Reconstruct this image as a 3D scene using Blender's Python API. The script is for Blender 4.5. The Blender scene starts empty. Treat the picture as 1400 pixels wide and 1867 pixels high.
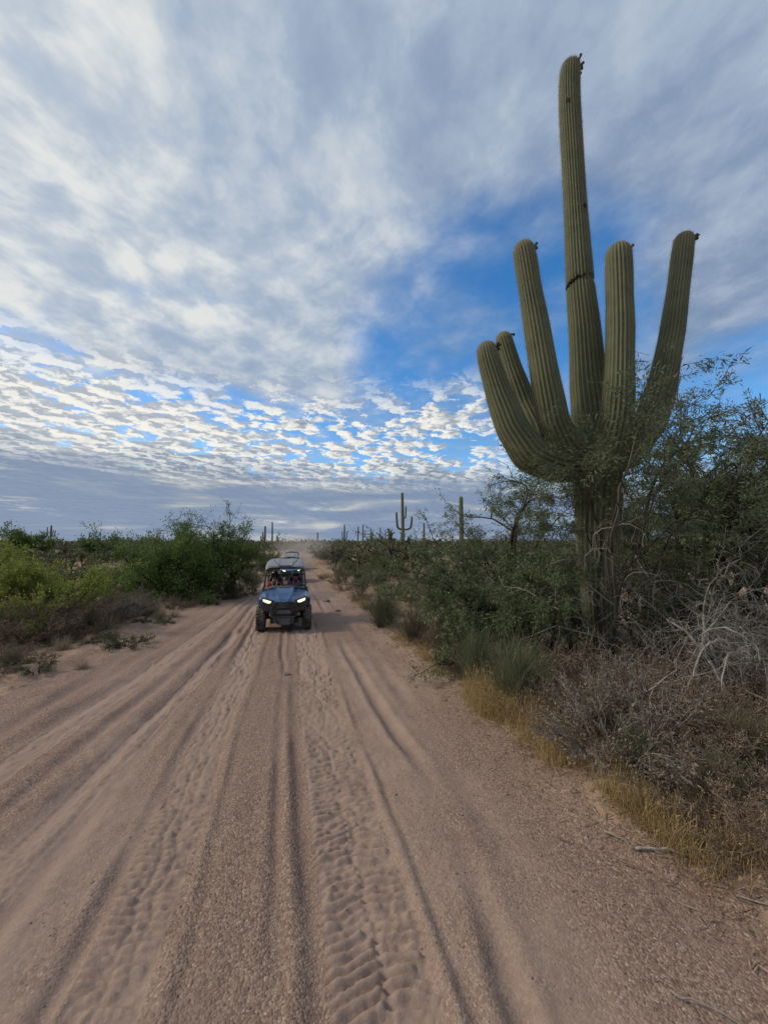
import bpy, bmesh, math, random
import numpy as np
from mathutils import Vector, Matrix
R = math.radians
scene = bpy.context.scene
COL = scene.collection

# ---------------------------------------------------------------- camera
CAM_H = 2.4
cam_data = bpy.data.cameras.new('camera')
cam = bpy.data.objects.new('camera', cam_data)
COL.objects.link(cam)
cam.location = (0.0, 0.0, CAM_H)
cam.rotation_euler = (R(90 + 4.2), 0, 0)
cam_data.sensor_fit = 'VERTICAL'
cam_data.sensor_height = 34.6
cam_data.lens = 13.0
cam_data.clip_start = 0.05
cam_data.clip_end = 5000
scene.camera = cam

# ---------------------------------------------------------------- picture
scene.view_settings.view_transform = 'Standard'
scene.view_settings.look = 'None'
scene.view_settings.gamma = 1.0
scene.view_settings.use_curve_mapping = False
scene.view_settings.exposure = 0.0
scene.cycles.max_bounces = 6
scene.cycles.diffuse_bounces = 3
scene.cycles.transmission_bounces = 4

SUN_EL, SUN_AZ = 38.0, -88.0          # azimuth measured from +Y towards +X: the sun stands to the left


# ---------------------------------------------------------------- node helper
class NT:
    def __init__(self, tree):
        self.t = tree
        tree.nodes.clear()

    def n(self, typ, **kw):
        nd = self.t.nodes.new(typ)
        for k, v in kw.items():
            setattr(nd, k, v)
        return nd

    def put(self, sock, v):
        if v is None:
            return
        if isinstance(v, bpy.types.NodeSocket):
            self.t.links.new(v, sock)
        else:
            if sock.type == 'RGBA' and len(v) == 3:
                v = (*v, 1)
            sock.default_value = v

    def m(self, op, a, b=None, c=None, clamp=False):
        nd = self.n('ShaderNodeMath', operation=op, use_clamp=clamp)
        self.put(nd.inputs[0], a); self.put(nd.inputs[1], b); self.put(nd.inputs[2], c)
        return nd.outputs[0]

    def v(self, op, a, b=None, s=None):
        nd = self.n('ShaderNodeVectorMath', operation=op)
        self.put(nd.inputs[0], a); self.put(nd.inputs[1], b)
        if s is not None:
            self.put(nd.inputs['Scale'], s)
        return nd.outputs['Value'] if op in ('DOT_PRODUCT', 'LENGTH', 'DISTANCE') else nd.outputs[0]

    def xyz(self, x, y, z=0.0):
        nd = self.n('ShaderNodeCombineXYZ')
        self.put(nd.inputs[0], x); self.put(nd.inputs[1], y); self.put(nd.inputs[2], z)
        return nd.outputs[0]

    def sep(self, v):
        nd = self.n('ShaderNodeSeparateXYZ')
        self.put(nd.inputs[0], v)
        return nd.outputs

    def noise(self, vec, scale, detail=4, rough=0.55, lac=2.0, dist=0.0, dim='3D', color=False):
        nd = self.n('ShaderNodeTexNoise', noise_dimensions=dim)
        self.put(nd.inputs['Vector'], vec)
        self.put(nd.inputs['Scale'], scale); self.put(nd.inputs['Detail'], detail)
        self.put(nd.inputs['Roughness'], rough); self.put(nd.inputs['Lacunarity'], lac)
        self.put(nd.inputs['Distortion'], dist)
        return nd.outputs['Color'] if color else nd.outputs[0]

    def voronoi(self, vec, scale, feature='F1', smooth=None, rnd=1.0, out='Distance'):
        nd = self.n('ShaderNodeTexVoronoi', feature=feature)
        self.put(nd.inputs['Vector'], vec); self.put(nd.inputs['Scale'], scale)
        self.put(nd.inputs['Randomness'], rnd)
        if smooth is not None:
            self.put(nd.inputs['Smoothness'], smooth)
        return nd.outputs[out]

    def rng(self, v, a, b, c=0.0, d=1.0, kind='SMOOTHSTEP'):
        nd = self.n('ShaderNodeMapRange', interpolation_type=kind)
        nd.clamp = True
        self.put(nd.inputs[0], v)
        for i, q in enumerate((a, b, c, d)):
            self.put(nd.inputs[i + 1], q)
        return nd.outputs[0]

    def mix(self, f, a, b, blend='MIX'):
        nd = self.n('ShaderNodeMix', data_type='RGBA', blend_type=blend)
        self.put(nd.inputs[0], f); self.put(nd.inputs[6], a); self.put(nd.inputs[7], b)
        return nd.outputs[2]

    def link(self, a, b):
        self.t.links.new(a, b)


# ---------------------------------------------------------------- world: clear sky behind broken cloud
def build_world():
    w = bpy.data.worlds.new('World')
    scene.world = w
    w.use_nodes = True
    w.cycles.sampling_method = 'MANUAL'
    w.cycles.sample_map_resolution = 256
    k = NT(w.node_tree)
    D = k.n('ShaderNodeTexCoord').outputs['Generated']
    sky = k.n('ShaderNodeTexSky', sky_type='NISHITA')
    sky.sun_disc = False
    sky.sun_elevation = R(SUN_EL)
    sky.sun_rotation = R(SUN_AZ)
    sky.air_density = 1.0
    sky.dust_density = 0.6
    sky.ozone_density = 3.0
    hs = k.n('ShaderNodeHueSaturation')
    hs.inputs['Saturation'].default_value = 1.32
    hs.inputs['Value'].default_value = 1.8
    k.put(hs.inputs['Color'], sky.outputs[0])
    x, y, z = k.sep(D)[:3]
    zc = k.m('MAXIMUM', z, 0.0)
    el = k.m('MULTIPLY', k.m('ARCSINE', zc), 57.2958)
    az = k.m('MULTIPLY', k.m('ARCTAN2', x, y), 57.2958)
    inv = k.m('DIVIDE', 1.0, k.m('ADD', zc, 0.10))
    P = k.xyz(k.m('MULTIPLY', x, inv), k.m('MULTIPLY', y, inv), 0.0)
    wob = k.noise(P, 1.1, 4, 0.55, color=True)
    Pw = k.v('ADD', P, k.v('SCALE', k.v('SUBTRACT', wob, (0.5, 0.5, 0.5)), s=0.28))
    # --- high veil, drawn out into streaks from upper left to lower right
    mp = k.n('ShaderNodeMapping')
    mp.inputs['Rotation'].default_value = (0, 0, R(38))
    mp.inputs['Scale'].default_value = (1.0, 0.9, 1)
    k.put(mp.inputs['Vector'], Pw)
    Ps = mp.outputs[0]
    n1 = k.noise(Ps, 2.0, 5, 0.56)
    n2 = k.noise(k.v('ADD', Ps, (3.1, 7.7, 0.0)), 6.0, 5, 0.58)
    n3 = k.noise(k.v('ADD', Pw, (9.2, 1.3, 4.0)), 0.75, 4, 0.5)

    def blob(px, py, r0, r1):
        u, v = (px - 700) / 701.0, (933.5 - py) / 701.0
        c, s = math.cos(R(4.2)), math.sin(R(4.2))
        d = Vector((u, c - v * s, s + v * c)).normalized()
        dt = k.v('DOT_PRODUCT', D, tuple(d))
        return k.rng(dt, math.cos(R(r1)), math.cos(R(r0)))

    hole = None
    for b in ((900, 570, 0, 17), (990, 660, 0, 19), (940, 770, 0, 19), (850, 790, 0, 15), (1010, 520, 0, 14), (800, 660, 0, 17),
              (1130, 820, 0, 15), (1340, 800, 0, 15), (1390, 870, 0, 14)):
        q = blob(*b)
        hole = q if hole is None else k.m('MAXIMUM', hole, q)
    # diagonal lower rim of the veil: elevation falls from left to right
    rim = k.m('MULTIPLY_ADD', az, -0.07, 19.0)
    wobrim = k.m('MULTIPLY', k.m('SUBTRACT', k.noise(Pw, 1.7, 5, 0.6), 0.5), 12.0)
    below = k.rng(k.m('ADD', k.m('SUBTRACT', rim, el), wobrim), -3.5, 4.0)
    front = k.m('MULTIPLY', k.rng(az, -150, -100), k.rng(az, 24, 8))
    below = k.m('MULTIPLY', below, front)
    open_ = k.m('MAXIMUM', hole, below)
    cv = k.m('ADD', n1, k.m('MULTIPLY', k.m('SUBTRACT', n3, 0.5), 0.5))
    cv = k.m('SUBTRACT', k.m('ADD', cv, 0.25), k.m('MULTIPLY', open_, 0.64))
    cv = k.m('ADD', cv, k.m('MULTIPLY', k.m('SUBTRACT', n2, 0.5), 0.45))
    cov1 = k.m('MULTIPLY', k.rng(cv, -0.06, 0.70), 0.97)
    # light through the veil: brighter towards the sun on the left, thin parts brighter
    sd = Vector((math.sin(R(SUN_AZ)) * math.cos(R(SUN_EL)), math.cos(R(SUN_AZ)) * math.cos(R(SUN_EL)), math.sin(R(SUN_EL))))
    glow = k.rng(k.v('DOT_PRODUCT', D, tuple(sd)), -0.25, 0.95, 0.0, 1.0, 'LINEAR')
    lum = k.m('ADD', k.m('MULTIPLY_ADD', k.rng(n2, 0.28, 0.74), 0.42, 0.15), k.m('MULTIPLY', glow, 0.56))
    lum = k.m('SUBTRACT', lum, k.m('MULTIPLY', k.rng(n3, 0.40, 0.68), 0.24))
    lum = k.m('ADD', lum, k.m('MULTIPLY', k.rng(n1, 0.62, 0.35), 0.08))
    ramp = k.n('ShaderNodeValToRGB')
    el_ = ramp.color_ramp.elements
    el_[0].position = 0.0; el_[0].color = (0.175, 0.245, 0.375, 1)
    el_[1].position = 1.0; el_[1].color = (0.78, 0.79, 0.77, 1)
    for pos, c in ((0.30, (0.255, 0.335, 0.475)), (0.60, (0.385, 0.465, 0.585)), (0.80, (0.54, 0.60, 0.665))):
        e = el_.new(pos); e.color = (*c, 1)
    k.put(ramp.inputs[0], lum)
    veilc = k.v('SCALE', ramp.outputs[0], s=10.0)
    col = k.mix(cov1, hs.outputs[0], veilc)

    # --- rows of small heaped clouds low on the left
    Pa = k.v('ADD', P, k.v('SCALE', k.v('SUBTRACT', k.noise(P, 7.0, 4, 0.62, color=True), (0.5, 0.5, 0.5)), s=0.22))

    def cells(off):
        q = k.v('ADD', Pa, off)
        v = k.voronoi(k.v('MULTIPLY', q, (1.0, 0.92, 1.0)), 7.6, 'SMOOTH_F1', 0.3)
        f = k.noise(q, 16.0, 4, 0.64)
        b = k.noise(q, 2.3, 4, 0.6)
        return k.m('ADD', k.m('SUBTRACT', 0.60, k.m('MULTIPLY', v, 0.80)),
                   k.m('ADD', k.m('MULTIPLY', k.m('SUBTRACT', f, 0.5), 0.95), k.m('MULTIPLY', k.m('SUBTRACT', b, 0.5), 1.35)))
    c0 = cells((0.0, 0.0, 0.0))
    c1 = cells((-0.034, 0.026, 0.0))
    low = k.rng(el, 13.0, 8.0)                     # merges into a closed deck lower down
    left = k.rng(az, -8, -40)
    cov2 = k.rng(k.m('ADD', c0, k.m('ADD', k.m('MULTIPLY', low, 0.26), k.m('MULTIPLY', left, 0.20))), 0.05, 0.25)
    amask = k.m('MULTIPLY', k.rng(el, 34, 25), k.rng(az, 27, 10))
    amask = k.m('MULTIPLY', amask, k.rng(az, -160, -110))
    edge = k.rng(k.m('ADD', el, wobrim), 25, 17)
    cov2 = k.m('MULTIPLY', k.m('MULTIPLY', cov2, amask), k.m('MAXIMUM', edge, k.m('MULTIPLY', below, 0.85)))
    shade = k.rng(k.m('SUBTRACT', c0, c1), -0.16, 0.20)
    thick = k.rng(c0, 0.25, 0.62)
    al = k.m('SUBTRACT', k.m('ADD', k.m('MULTIPLY', shade, 0.62), 0.40), k.m('MULTIPLY', thick, 0.24))
    al = k.m('SUBTRACT', al, k.m('MULTIPLY', k.m('MULTIPLY', low, k.rng(k.noise(Pw, 0.8, 3), 0.35, 0.65)), 0.42))
    al = k.m('ADD', al, k.m('MULTIPLY', glow, 0.12))
    ramp2 = k.n('ShaderNodeValToRGB')
    e2 = ramp2.color_ramp.elements
    e2[0].position = 0.0; e2[0].color = (0.20, 0.25, 0.33, 1)
    e2[1].position = 1.0; e2[1].color = (0.92, 0.90, 0.83, 1)
    for pos, c in ((0.35, (0.31, 0.365, 0.44)), (0.68, (0.62, 0.65, 0.67))):
        e = e2.new(pos); e.color = (*c, 1)
    k.put(ramp2.inputs[0], al)
    col = k.mix(cov2, col, k.v('SCALE', ramp2.outputs[0], s=10.0))

    # --- long flat bank along the horizon
    Ph = k.xyz(k.m('MULTIPLY', az, 0.055), k.m('MULTIPLY', el, 0.42), 2.0)
    nh = k.noise(Ph, 1.0, 5, 0.55, dist=0.5)
    nh2 = k.noise(k.v('ADD', Ph, (5.0, 3.0, 1.0)), 1.1, 5, 0.5, dist=0.4)
    hb = k.m('MULTIPLY', k.rng(k.m('ADD', el, k.m('MULTIPLY', k.m('SUBTRACT', nh, 0.5), 9.0)), 11.5, 6.5), k.rng(nh2, 0.20, 0.44))
    hbl = k.m('ADD', k.m('MULTIPLY', k.rng(nh, 0.46, 0.68), 0.75), k.m('MULTIPLY', k.rng(az, 10, -50), 0.10))
    ramp3 = k.n('ShaderNodeValToRGB')
    e3 = ramp3.color_ramp.elements
    e3[0].position = 0.0; e3[0].color = (0.20, 0.275, 0.42, 1)
    e3[1].position = 1.0; e3[1].color = (0.74, 0.72, 0.66, 1)
    e = e3.new(0.45); e.color = (0.33, 0.385, 0.46, 1)
    k.put(ramp3.inputs[0], hbl)
    col = k.mix(k.m('MULTIPLY', hb, 0.94), col, k.v('SCALE', ramp3.outputs[0], s=10.0))
    bg = k.n('ShaderNodeBackground')
    k.put(bg.inputs['Color'], col)
    bg.inputs['Strength'].default_value = 0.1
    out = k.n('ShaderNodeOutputWorld')
    k.link(bg.outputs[0], out.inputs['Surface'])


build_world()
sun_data = bpy.data.lights.new('sun', 'SUN')
sun_data.energy = 2.0
sun_data.angle = R(10)
sun_data.color = (1.0, 0.91, 0.77)
sun = bpy.data.objects.new('sun', sun_data)
COL.objects.link(sun)
sun.rotation_euler = (R(90 - SUN_EL), 0, R(180 - SUN_AZ))
sun.location = (-20, 0, 20)


# ---------------------------------------------------------------- helpers
def tag(o, label=None, cat=None, group=None, kind=None):
    if label: o['label'] = label
    if cat: o['category'] = cat
    if group: o['group'] = group
    if kind: o['kind'] = kind
    return o


def empty(name, loc=(0, 0, 0), rz=0.0, scale=1.0):
    o = bpy.data.objects.new(name, None)
    o.empty_display_size = 0.1
    COL.objects.link(o)
    o.location = loc
    o.rotation_euler = (0, 0, rz)
    o.scale = (scale,) * 3 if not hasattr(scale, '__len__') else scale
    return o


def link(name, me, parent=None, loc=None):
    o = bpy.data.objects.new(name, me)
    COL.objects.link(o)
    if parent is not None:
        o.parent = parent
    if loc is not None:
        o.location = loc
    return o


def np_mesh(name, V, F, mats, smooth=False, midx=None, face_attr=None, vert_attr=None):
    """mesh from numpy arrays; F is one (M,k) array or a list of them"""
    Fs = F if isinstance(F, (list, tuple)) else [F]
    Fs = [np.asarray(f, np.int32) for f in Fs if len(f)]
    me = bpy.data.meshes.new(name)
    V = np.asarray(V, np.float32)
    me.vertices.add(len(V))
    me.vertices.foreach_set('co', V.ravel())
    tot = np.concatenate([np.full(len(f), f.shape[1], np.int32) for f in Fs])
    start = np.concatenate([[0], np.cumsum(tot)[:-1]]).astype(np.int32)
    idx = np.concatenate([f.ravel() for f in Fs]).astype(np.int32)
    me.loops.add(len(idx))
    me.loops.foreach_set('vertex_index', idx)
    me.polygons.add(len(tot))
    me.polygons.foreach_set('loop_start', start)
    me.polygons.foreach_set('loop_total', tot)
    if smooth:
        me.polygons.foreach_set('use_smooth', np.ones(len(tot), bool))
    if midx is not None:
        me.polygons.foreach_set('material_index', np.asarray(midx, np.int32))
    for k_, a in (face_attr or {}).items():
        at = me.attributes.new(k_, 'FLOAT', 'FACE')
        at.data.foreach_set('value', np.asarray(a, np.float32))
    for k_, a in (vert_attr or {}).items():
        at = me.attributes.new(k_, 'FLOAT', 'POINT')
        at.data.foreach_set('value', np.asarray(a, np.float32))
    for m_ in (mats if isinstance(mats, (list, tuple)) else [mats]):
        me.materials.append(m_)
    me.update(calc_edges=True)
    return me


class Geo:
    """collects vertices and faces of one mesh"""
    def __init__(self):
        self.V, self.F, self.A, self.n = [], {}, {}, 0

    def add(self, V, F, a=None):
        V = np.asarray(V, np.float64); F = np.asarray(F, np.int64)
        k_ = F.shape[1]
        self.F.setdefault(k_, []).append(F + self.n)
        self.A.setdefault(k_, []).append(np.full(len(F), 0.5) if a is None else np.broadcast_to(a, (len(F),)))
        self.V.append(V)
        self.n += len(V)

    def mesh(self, name, mat, smooth=False):
        ks = sorted(self.F)
        Fs = [np.concatenate(self.F[q]) for q in ks]
        A = np.concatenate([np.concatenate(self.A[q]) for q in ks])
        return np_mesh(name, np.concatenate(self.V), Fs, mat, smooth, face_attr={'rnd': A})

    # -- shapes
    def tube(self, pts, rad, k_=5, a=None, cap=True):
        P = np.asarray(pts, float); r = np.broadcast_to(np.asarray(rad, float), (len(P),))
        T = np.gradient(P, axis=0)
        T /= np.linalg.norm(T, axis=1)[:, None] + 1e-9
        ref = np.array([0.0, 0, 1]) if abs(T[:, 2]).mean() < 0.8 else np.array([1.0, 0, 0])
        U = np.cross(T, ref); U /= np.linalg.norm(U, axis=1)[:, None] + 1e-9
        W = np.cross(T, U)
        ang = np.arange(k_) * 2 * np.pi / k_
        V = P[:, None, :] + r[:, None, None] * (U[:, None, :] * np.cos(ang)[None, :, None] + W[:, None, :] * np.sin(ang)[None, :, None])
        m = len(P)
        i = np.arange(m - 1)[:, None] * k_; j = np.arange(k_)[None, :]; j2 = (j + 1) % k_
        F = np.stack([i + j, i + j2, i + k_ + j2, i + k_ + j], -1).reshape(-1, 4)
        self.add(V.reshape(-1, 3), F, a)
        if cap:
            c = np.array([[P[0][0], P[0][1], P[0][2]], [P[-1][0], P[-1][1], P[-1][2]]])
            b = self.n
            s0 = b - m * k_
            self.V.append(c); self.n += 2
            jj = np.arange(k_)
            F3 = np.concatenate([np.stack([np.full(k_, b), s0 + (jj + 1) % k_, s0 + jj], -1),
                                 np.stack([np.full(k_, b + 1), s0 + (m - 1) * k_ + jj, s0 + (m - 1) * k_ + (jj + 1) % k_], -1)])
            self.F.setdefault(3, []).append(F3); self.A.setdefault(3, []).append(np.full(len(F3), 0.5 if a is None else float(np.mean(a))))

    def box(self, c, s, rot=None):
        c = np.asarray(c, float); h = np.asarray(s, float) / 2
        V = np.array([[x, y, z] for x in (-1, 1) for y in (-1, 1) for z in (-1, 1)], float) * h
        if rot is not None:
            V = V @ np.array(rot.to_matrix() if hasattr(rot, 'to_matrix') else rot).T
        F = [(0, 1, 3, 2), (4, 6, 7, 5), (0, 4, 5, 1), (2, 3, 7, 6), (0, 2, 6, 4), (1, 5, 7, 3)]
        self.add(V + c, F)

    def leaves(self, P, D, L, W, rng, a=None, fold=0.0):
        """narrow pointed leaves: one quad each (base, side, tip, side)"""
        P = np.asarray(P, float); N = len(P)
        D = D / (np.linalg.norm(D, axis=1)[:, None] + 1e-9)
        S = np.cross(D, rng.normal(size=(N, 3))); S /= np.linalg.norm(S, axis=1)[:, None] + 1e-9
        L = np.broadcast_to(L, (N,))[:, None]; W = np.broadcast_to(W, (N,))[:, None]
        V = np.stack([P, P + D * L * 0.45 + S * W, P + D * L, P + D * L * 0.45 - S * W], 1).reshape(-1, 3)
        F = np.arange(N * 4).reshape(N, 4)
        self.add(V, F, rng.random(N) if a is None else a)

    def blades(self, P, D, L, W, rng, droop=0.3, seg=3, a=None):
        """curved grass blades / broom stems, tapering strips"""
        N = len(P)
        D = D / (np.linalg.norm(D, axis=1)[:, None] + 1e-9)
        S = np.cross(D, rng.normal(size=(N, 3))); S /= np.linalg.norm(S, axis=1)[:, None] + 1e-9
        L = np.broadcast_to(L, (N,)); W = np.broadcast_to(W, (N,))
        out = D.copy(); out[:, 2] = 0
        rows = []
        for q in range(seg + 1):
            f = q / seg
            c = P + D * (L * f)[:, None] + (out - np.array([0, 0, 0.7])) * (droop * L * f * f)[:, None]
            w = (W * (1 - 0.8 * f))[:, None]
            rows += [c - S * w, c + S * w]
        V = np.stack(rows, 1).reshape(-1, 3)
        k_ = 2 * (seg + 1)
        b = np.arange(N)[:, None] * k_
        F = np.concatenate([np.stack([b[:, 0] + 2 * q, b[:, 0] + 2 * q + 1, b[:, 0] + 2 * q + 3, b[:, 0] + 2 * q + 2], -1) for q in range(seg)])
        A = rng.random(N) if a is None else np.broadcast_to(a, (N,))
        self.add(V, F, np.tile(A, seg))


def rdir(rng, n):
    v = rng.normal(size=(n, 3))
    return v / np.linalg.norm(v, axis=1)[:, None]


# 2-D gradient-free value noise with smooth interpolation
def _hash(ix, iy, seed):
    h = (ix * 374761393 + iy * 668265263 + seed * 1442695041) & 0xFFFFFFFF
    h = ((h ^ (h >> 13)) * 1274126177) & 0xFFFFFFFF
    return ((h ^ (h >> 16)) & 0xFFFF) / 65535.0


def vnoise(x, y, seed=0):
    ix = np.floor(x).astype(np.int64); iy = np.floor(y).astype(np.int64)
    fx = x - ix; fy = y - iy
    fx = fx * fx * fx * (fx * (fx * 6 - 15) + 10); fy = fy * fy * fy * (fy * (fy * 6 - 15) + 10)
    a = _hash(ix, iy, seed); b = _hash(ix + 1, iy, seed); c = _hash(ix, iy + 1, seed); d = _hash(ix + 1, iy + 1, seed)
    return (a * (1 - fx) + b * fx) * (1 - fy) + (c * (1 - fx) + d * fx) * fy - 0.5


def fbm(x, y, f, octv=4, seed=0, gain=0.5):
    s = 0; a = 1.0
    for o in range(octv):
        s = s + a * vnoise(x * f + 17.3 * o, y * f - 9.1 * o, seed + o)
        f *= 2.03; a *= gain
    return s


# ---------------------------------------------------------------- materials
def new_mat(name):
    m_ = bpy.data.materials.new(name)
    m_.use_nodes = True
    return m_, NT(m_.node_tree)


def finish(k, shader, disp=None):
    out = k.n('ShaderNodeOutputMaterial')
    k.link(shader, out.inputs['Surface'])


def principled(k, color, rough=0.8, spec=0.3, metal=0.0, normal=None, emit=None, estr=0.0):
    p = k.n('ShaderNodeBsdfPrincipled')
    k.put(p.inputs['Base Color'], color); k.put(p.inputs['Roughness'], rough)
    k.put(p.inputs['Specular IOR Level'], spec); k.put(p.inputs['Metallic'], metal)
    if normal is not None: k.link(normal, p.inputs['Normal'])
    if emit is not None:
        k.put(p.inputs['Emission Color'], emit); p.inputs['Emission Strength'].default_value = estr
    return p


def bump(k, h, strength, dist):
    b = k.n('ShaderNodeBump')
    b.inputs['Strength'].default_value = strength
    b.inputs['Distance'].default_value = dist
    k.link(h, b.inputs['Height'])
    return b.outputs[0]


def mat_simple(name, color, rough=0.7, spec=0.3, metal=0.0, vary=0.25, scale=8.0, bumps=0.0, dust=0.0):
    m_, k = new_mat(name)
    co = k.n('ShaderNodeTexCoord').outputs['Object']
    n_ = k.noise(co, scale, 4, 0.6)
    c = k.mix(k.rng(n_, 0.3, 0.7), tuple(q * (1 - vary) for q in color), tuple(min(1, q * (1 + vary)) for q in color))
    if dust:
        n2 = k.noise(co, scale * 0.35, 5, 0.65)
        c = k.mix(k.m('MULTIPLY', k.rng(n2, 0.3, 0.75), dust), c, (0.30, 0.235, 0.185))
    nrm = bump(k, k.noise(co, scale * 5, 3, 0.6), bumps, 0.01) if bumps else None
    p = principled(k, c, rough, spec, metal, nrm)
    finish(k, p.outputs[0])
    return m_


def mat_leaf(name, c_dark, c_light, transl=0.35, rough=0.6, spec=0.25, extra=None):
    """leaf or stem colour, varied from leaf to leaf"""
    m_, k = new_mat(name)
    at = k.n('ShaderNodeAttribute', attribute_name='rnd').outputs['Fac']
    oi = k.n('ShaderNodeObjectInfo').outputs['Random']
    co = k.n('ShaderNodeTexCoord').outputs['Object']
    n_ = k.rng(k.noise(co, 2.2, 3, 0.6), 0.32, 0.68)
    f = k.m('ADD', k.m('MULTIPLY', at, 0.62), k.m('MULTIPLY', n_, 0.38))
    c = k.mix(f, c_dark, c_light)
    if extra:
        c = k.mix(k.rng(at, 0.88, 0.95), c, extra)
    c = k.v('SCALE', c, s=k.m('MULTIPLY_ADD', oi, 0.35, 0.82))
    p = principled(k, c, rough, spec)
    if transl:
        tr = k.n('ShaderNodeBsdfTranslucent')
        k.link(c, tr.inputs[0])
        mx = k.n('ShaderNodeMixShader')
        mx.inputs[0].default_value = transl
        k.link(p.outputs[0], mx.inputs[1]); k.link(tr.outputs[0], mx.inputs[2])
        finish(k, mx.outputs[0])
    else:
        finish(k, p.outputs[0])
    return m_


def mat_bark(name, c1, c2, scale=14.0, bumps=0.6):
    m_, k = new_mat(name)
    co = k.n('ShaderNodeTexCoord').outputs['Object']
    at = k.n('ShaderNodeAttribute', attribute_name='rnd').outputs['Fac']
    st = k.v('MULTIPLY', co, (1, 1, 0.3))
    n_ = k.noise(st, scale, 5, 0.65)
    c = k.mix(k.rng(k.m('ADD', n_, k.m('MULTIPLY', k.m('SUBTRACT', at, 0.5), 0.3)), 0.3, 0.7), c1, c2)
    p = principled(k, c, 0.9, 0.15, normal=bump(k, n_, bumps, 0.01))
    finish(k, p.outputs[0])
    return m_


# ---------------------------------------------------------------- the ground
RU = np.array([-0.238, 0.9713]); RN = np.array([0.9713, 0.238])     # along and across the road


def st(x, y):
    return x * RU[0] + y * RU[1], x * RN[0] + y * RN[1]


def xy(s, t):
    return s * RU[0] + t * RN[0], s * RU[1] + t * RN[1]


def road_left(s):
    return np.interp(s, [-60, 0, 4, 7, 9.7, 13, 15.6, 20, 27, 35, 70, 84, 200], [-4.5, -5.2, -5.0, -4.7, -4.4, -4.1, -3.8, -3.1, -2.5, -2.3, -2.1, 2.6, 4]) \
        + 0.55 * fbm(s, s * 0 + 3.3, 0.35, 4, 5)


def road_right(s):
    return np.interp(s, [-60, 0, 2, 6, 12, 20, 40, 70, 84, 200], [3.2, 3.1, 2.95, 2.65, 2.75, 2.6, 2.6, 2.4, 2.0, 2.0]) + 0.42 * fbm(s, s * 0 + 8.1, 0.55, 4, 9)


def sstep(a, b, v):
    q = np.clip((v - a) / (b - a), 0, 1)
    return q * q * (3 - 2 * q)


def macro(x, y):
    """large forms of the ground: dip in the road, verges, hummocks"""
    s, t = st(x, y)
    dip = -0.42 * np.exp(-((s - 30) / 11.0) ** 2)
    out = np.maximum(t - road_right(s), road_left(s) - t)         # >0 outside the road
    o = sstep(-0.2, 0.9, out)
    z = dip + o * (0.09 + 0.20 * fbm(x, y, 0.23, 4, 21)) + 0.07 * np.exp(-((out - 0.15) / 0.40) ** 2) * (0.6 + 2.2 * fbm(x, y, 1.1, 4, 31))
    z = z + 0.05 * fbm(x, y, 0.16, 3, 41) * (1 - o)
    r = np.hypot(x, y)
    z = z + 0.5 * sstep(60, 160, r) * (0.4 + 1.5 * fbm(x, y, 0.02, 3, 51)) * sstep(0, 30, out)
    return z


def ground_z(x, y):
    return float(macro(np.array([float(x)]), np.array([float(y)]))[0])


# wheel tracks: (s points, t points, half width, depth)
RUTS = [
    ([0, 2, 6, 12, 40], [-0.05, -0.06, -0.05, -0.14, -0.2], 0.050, 0.034),
    ([0, 2, 6, 12, 40], [0.18, 0.175, 0.13, 0.05, 0.0], 0.060, 0.036),
    ([0, 2, 3.5, 5.5, 8, 12, 40], [1.10, 1.18, 1.42, 1.33, 1.22, 1.25, 1.1], 0.070, 0.042),
    ([0, 2, 6, 12, 40], [1.62, 1.60, 1.75, 1.7, 1.6], 0.10, 0.022),
    ([0, 2, 6, 12, 40], [-1.20, -1.18, -1.08, -1.0, -0.9], 0.055, 0.036),
    ([0, 2.4, 6, 10, 40], [-2.0, -1.78, -1.52, -1.2, -0.7], 0.085, 0.046),
    ([0, 2.9, 6.1, 10, 40], [-2.5, -2.15, -1.75, -1.42, -0.9], 0.10, 0.050),
    ([0, 3, 6.5, 11, 40], [-3.1, -2.55, -2.15, -1.7, -1.1], 0.08, 0.034),
    ([0, 4, 8, 14, 40], [-4.3, -3.3, -2.6, -2.0, -1.3], 0.12, 0.040),
    ([0, 4, 8, 14, 40], [-5.4, -4.0, -3.1, -2.4, -1.5], 0.14, 0.030),
    ([0, 6, 9, 14, 40], [-3.9, -3.4, -3.3, -3.1, -1.7], 0.10, 0.030),
    ([0, 4, 12, 40], [0.86, 0.86, 0.82, 0.8], 0.040, -0.020),
    ([0, 4, 12, 40], [-0.62, -0.60, -0.5, -0.45], 0.045, -0.016),
]
TREADS = [([0, 2, 6, 12, 40], [-0.92, -0.90, -0.84, -0.78, -0.7], 0.20, 1), ([0, 2, 6, 12, 40], [0.52, 0.52, 0.48, 0.46, 0.4], 0.29, 2),
          ([0, 3, 6.5, 11, 40], [-2.30, -1.98, -1.60, -1.3, -0.8], 0.14, 1), ([0, 4, 8, 14, 40], [-3.7, -2.95, -2.4, -1.85, -1.2], 0.17, 1)]


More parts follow.
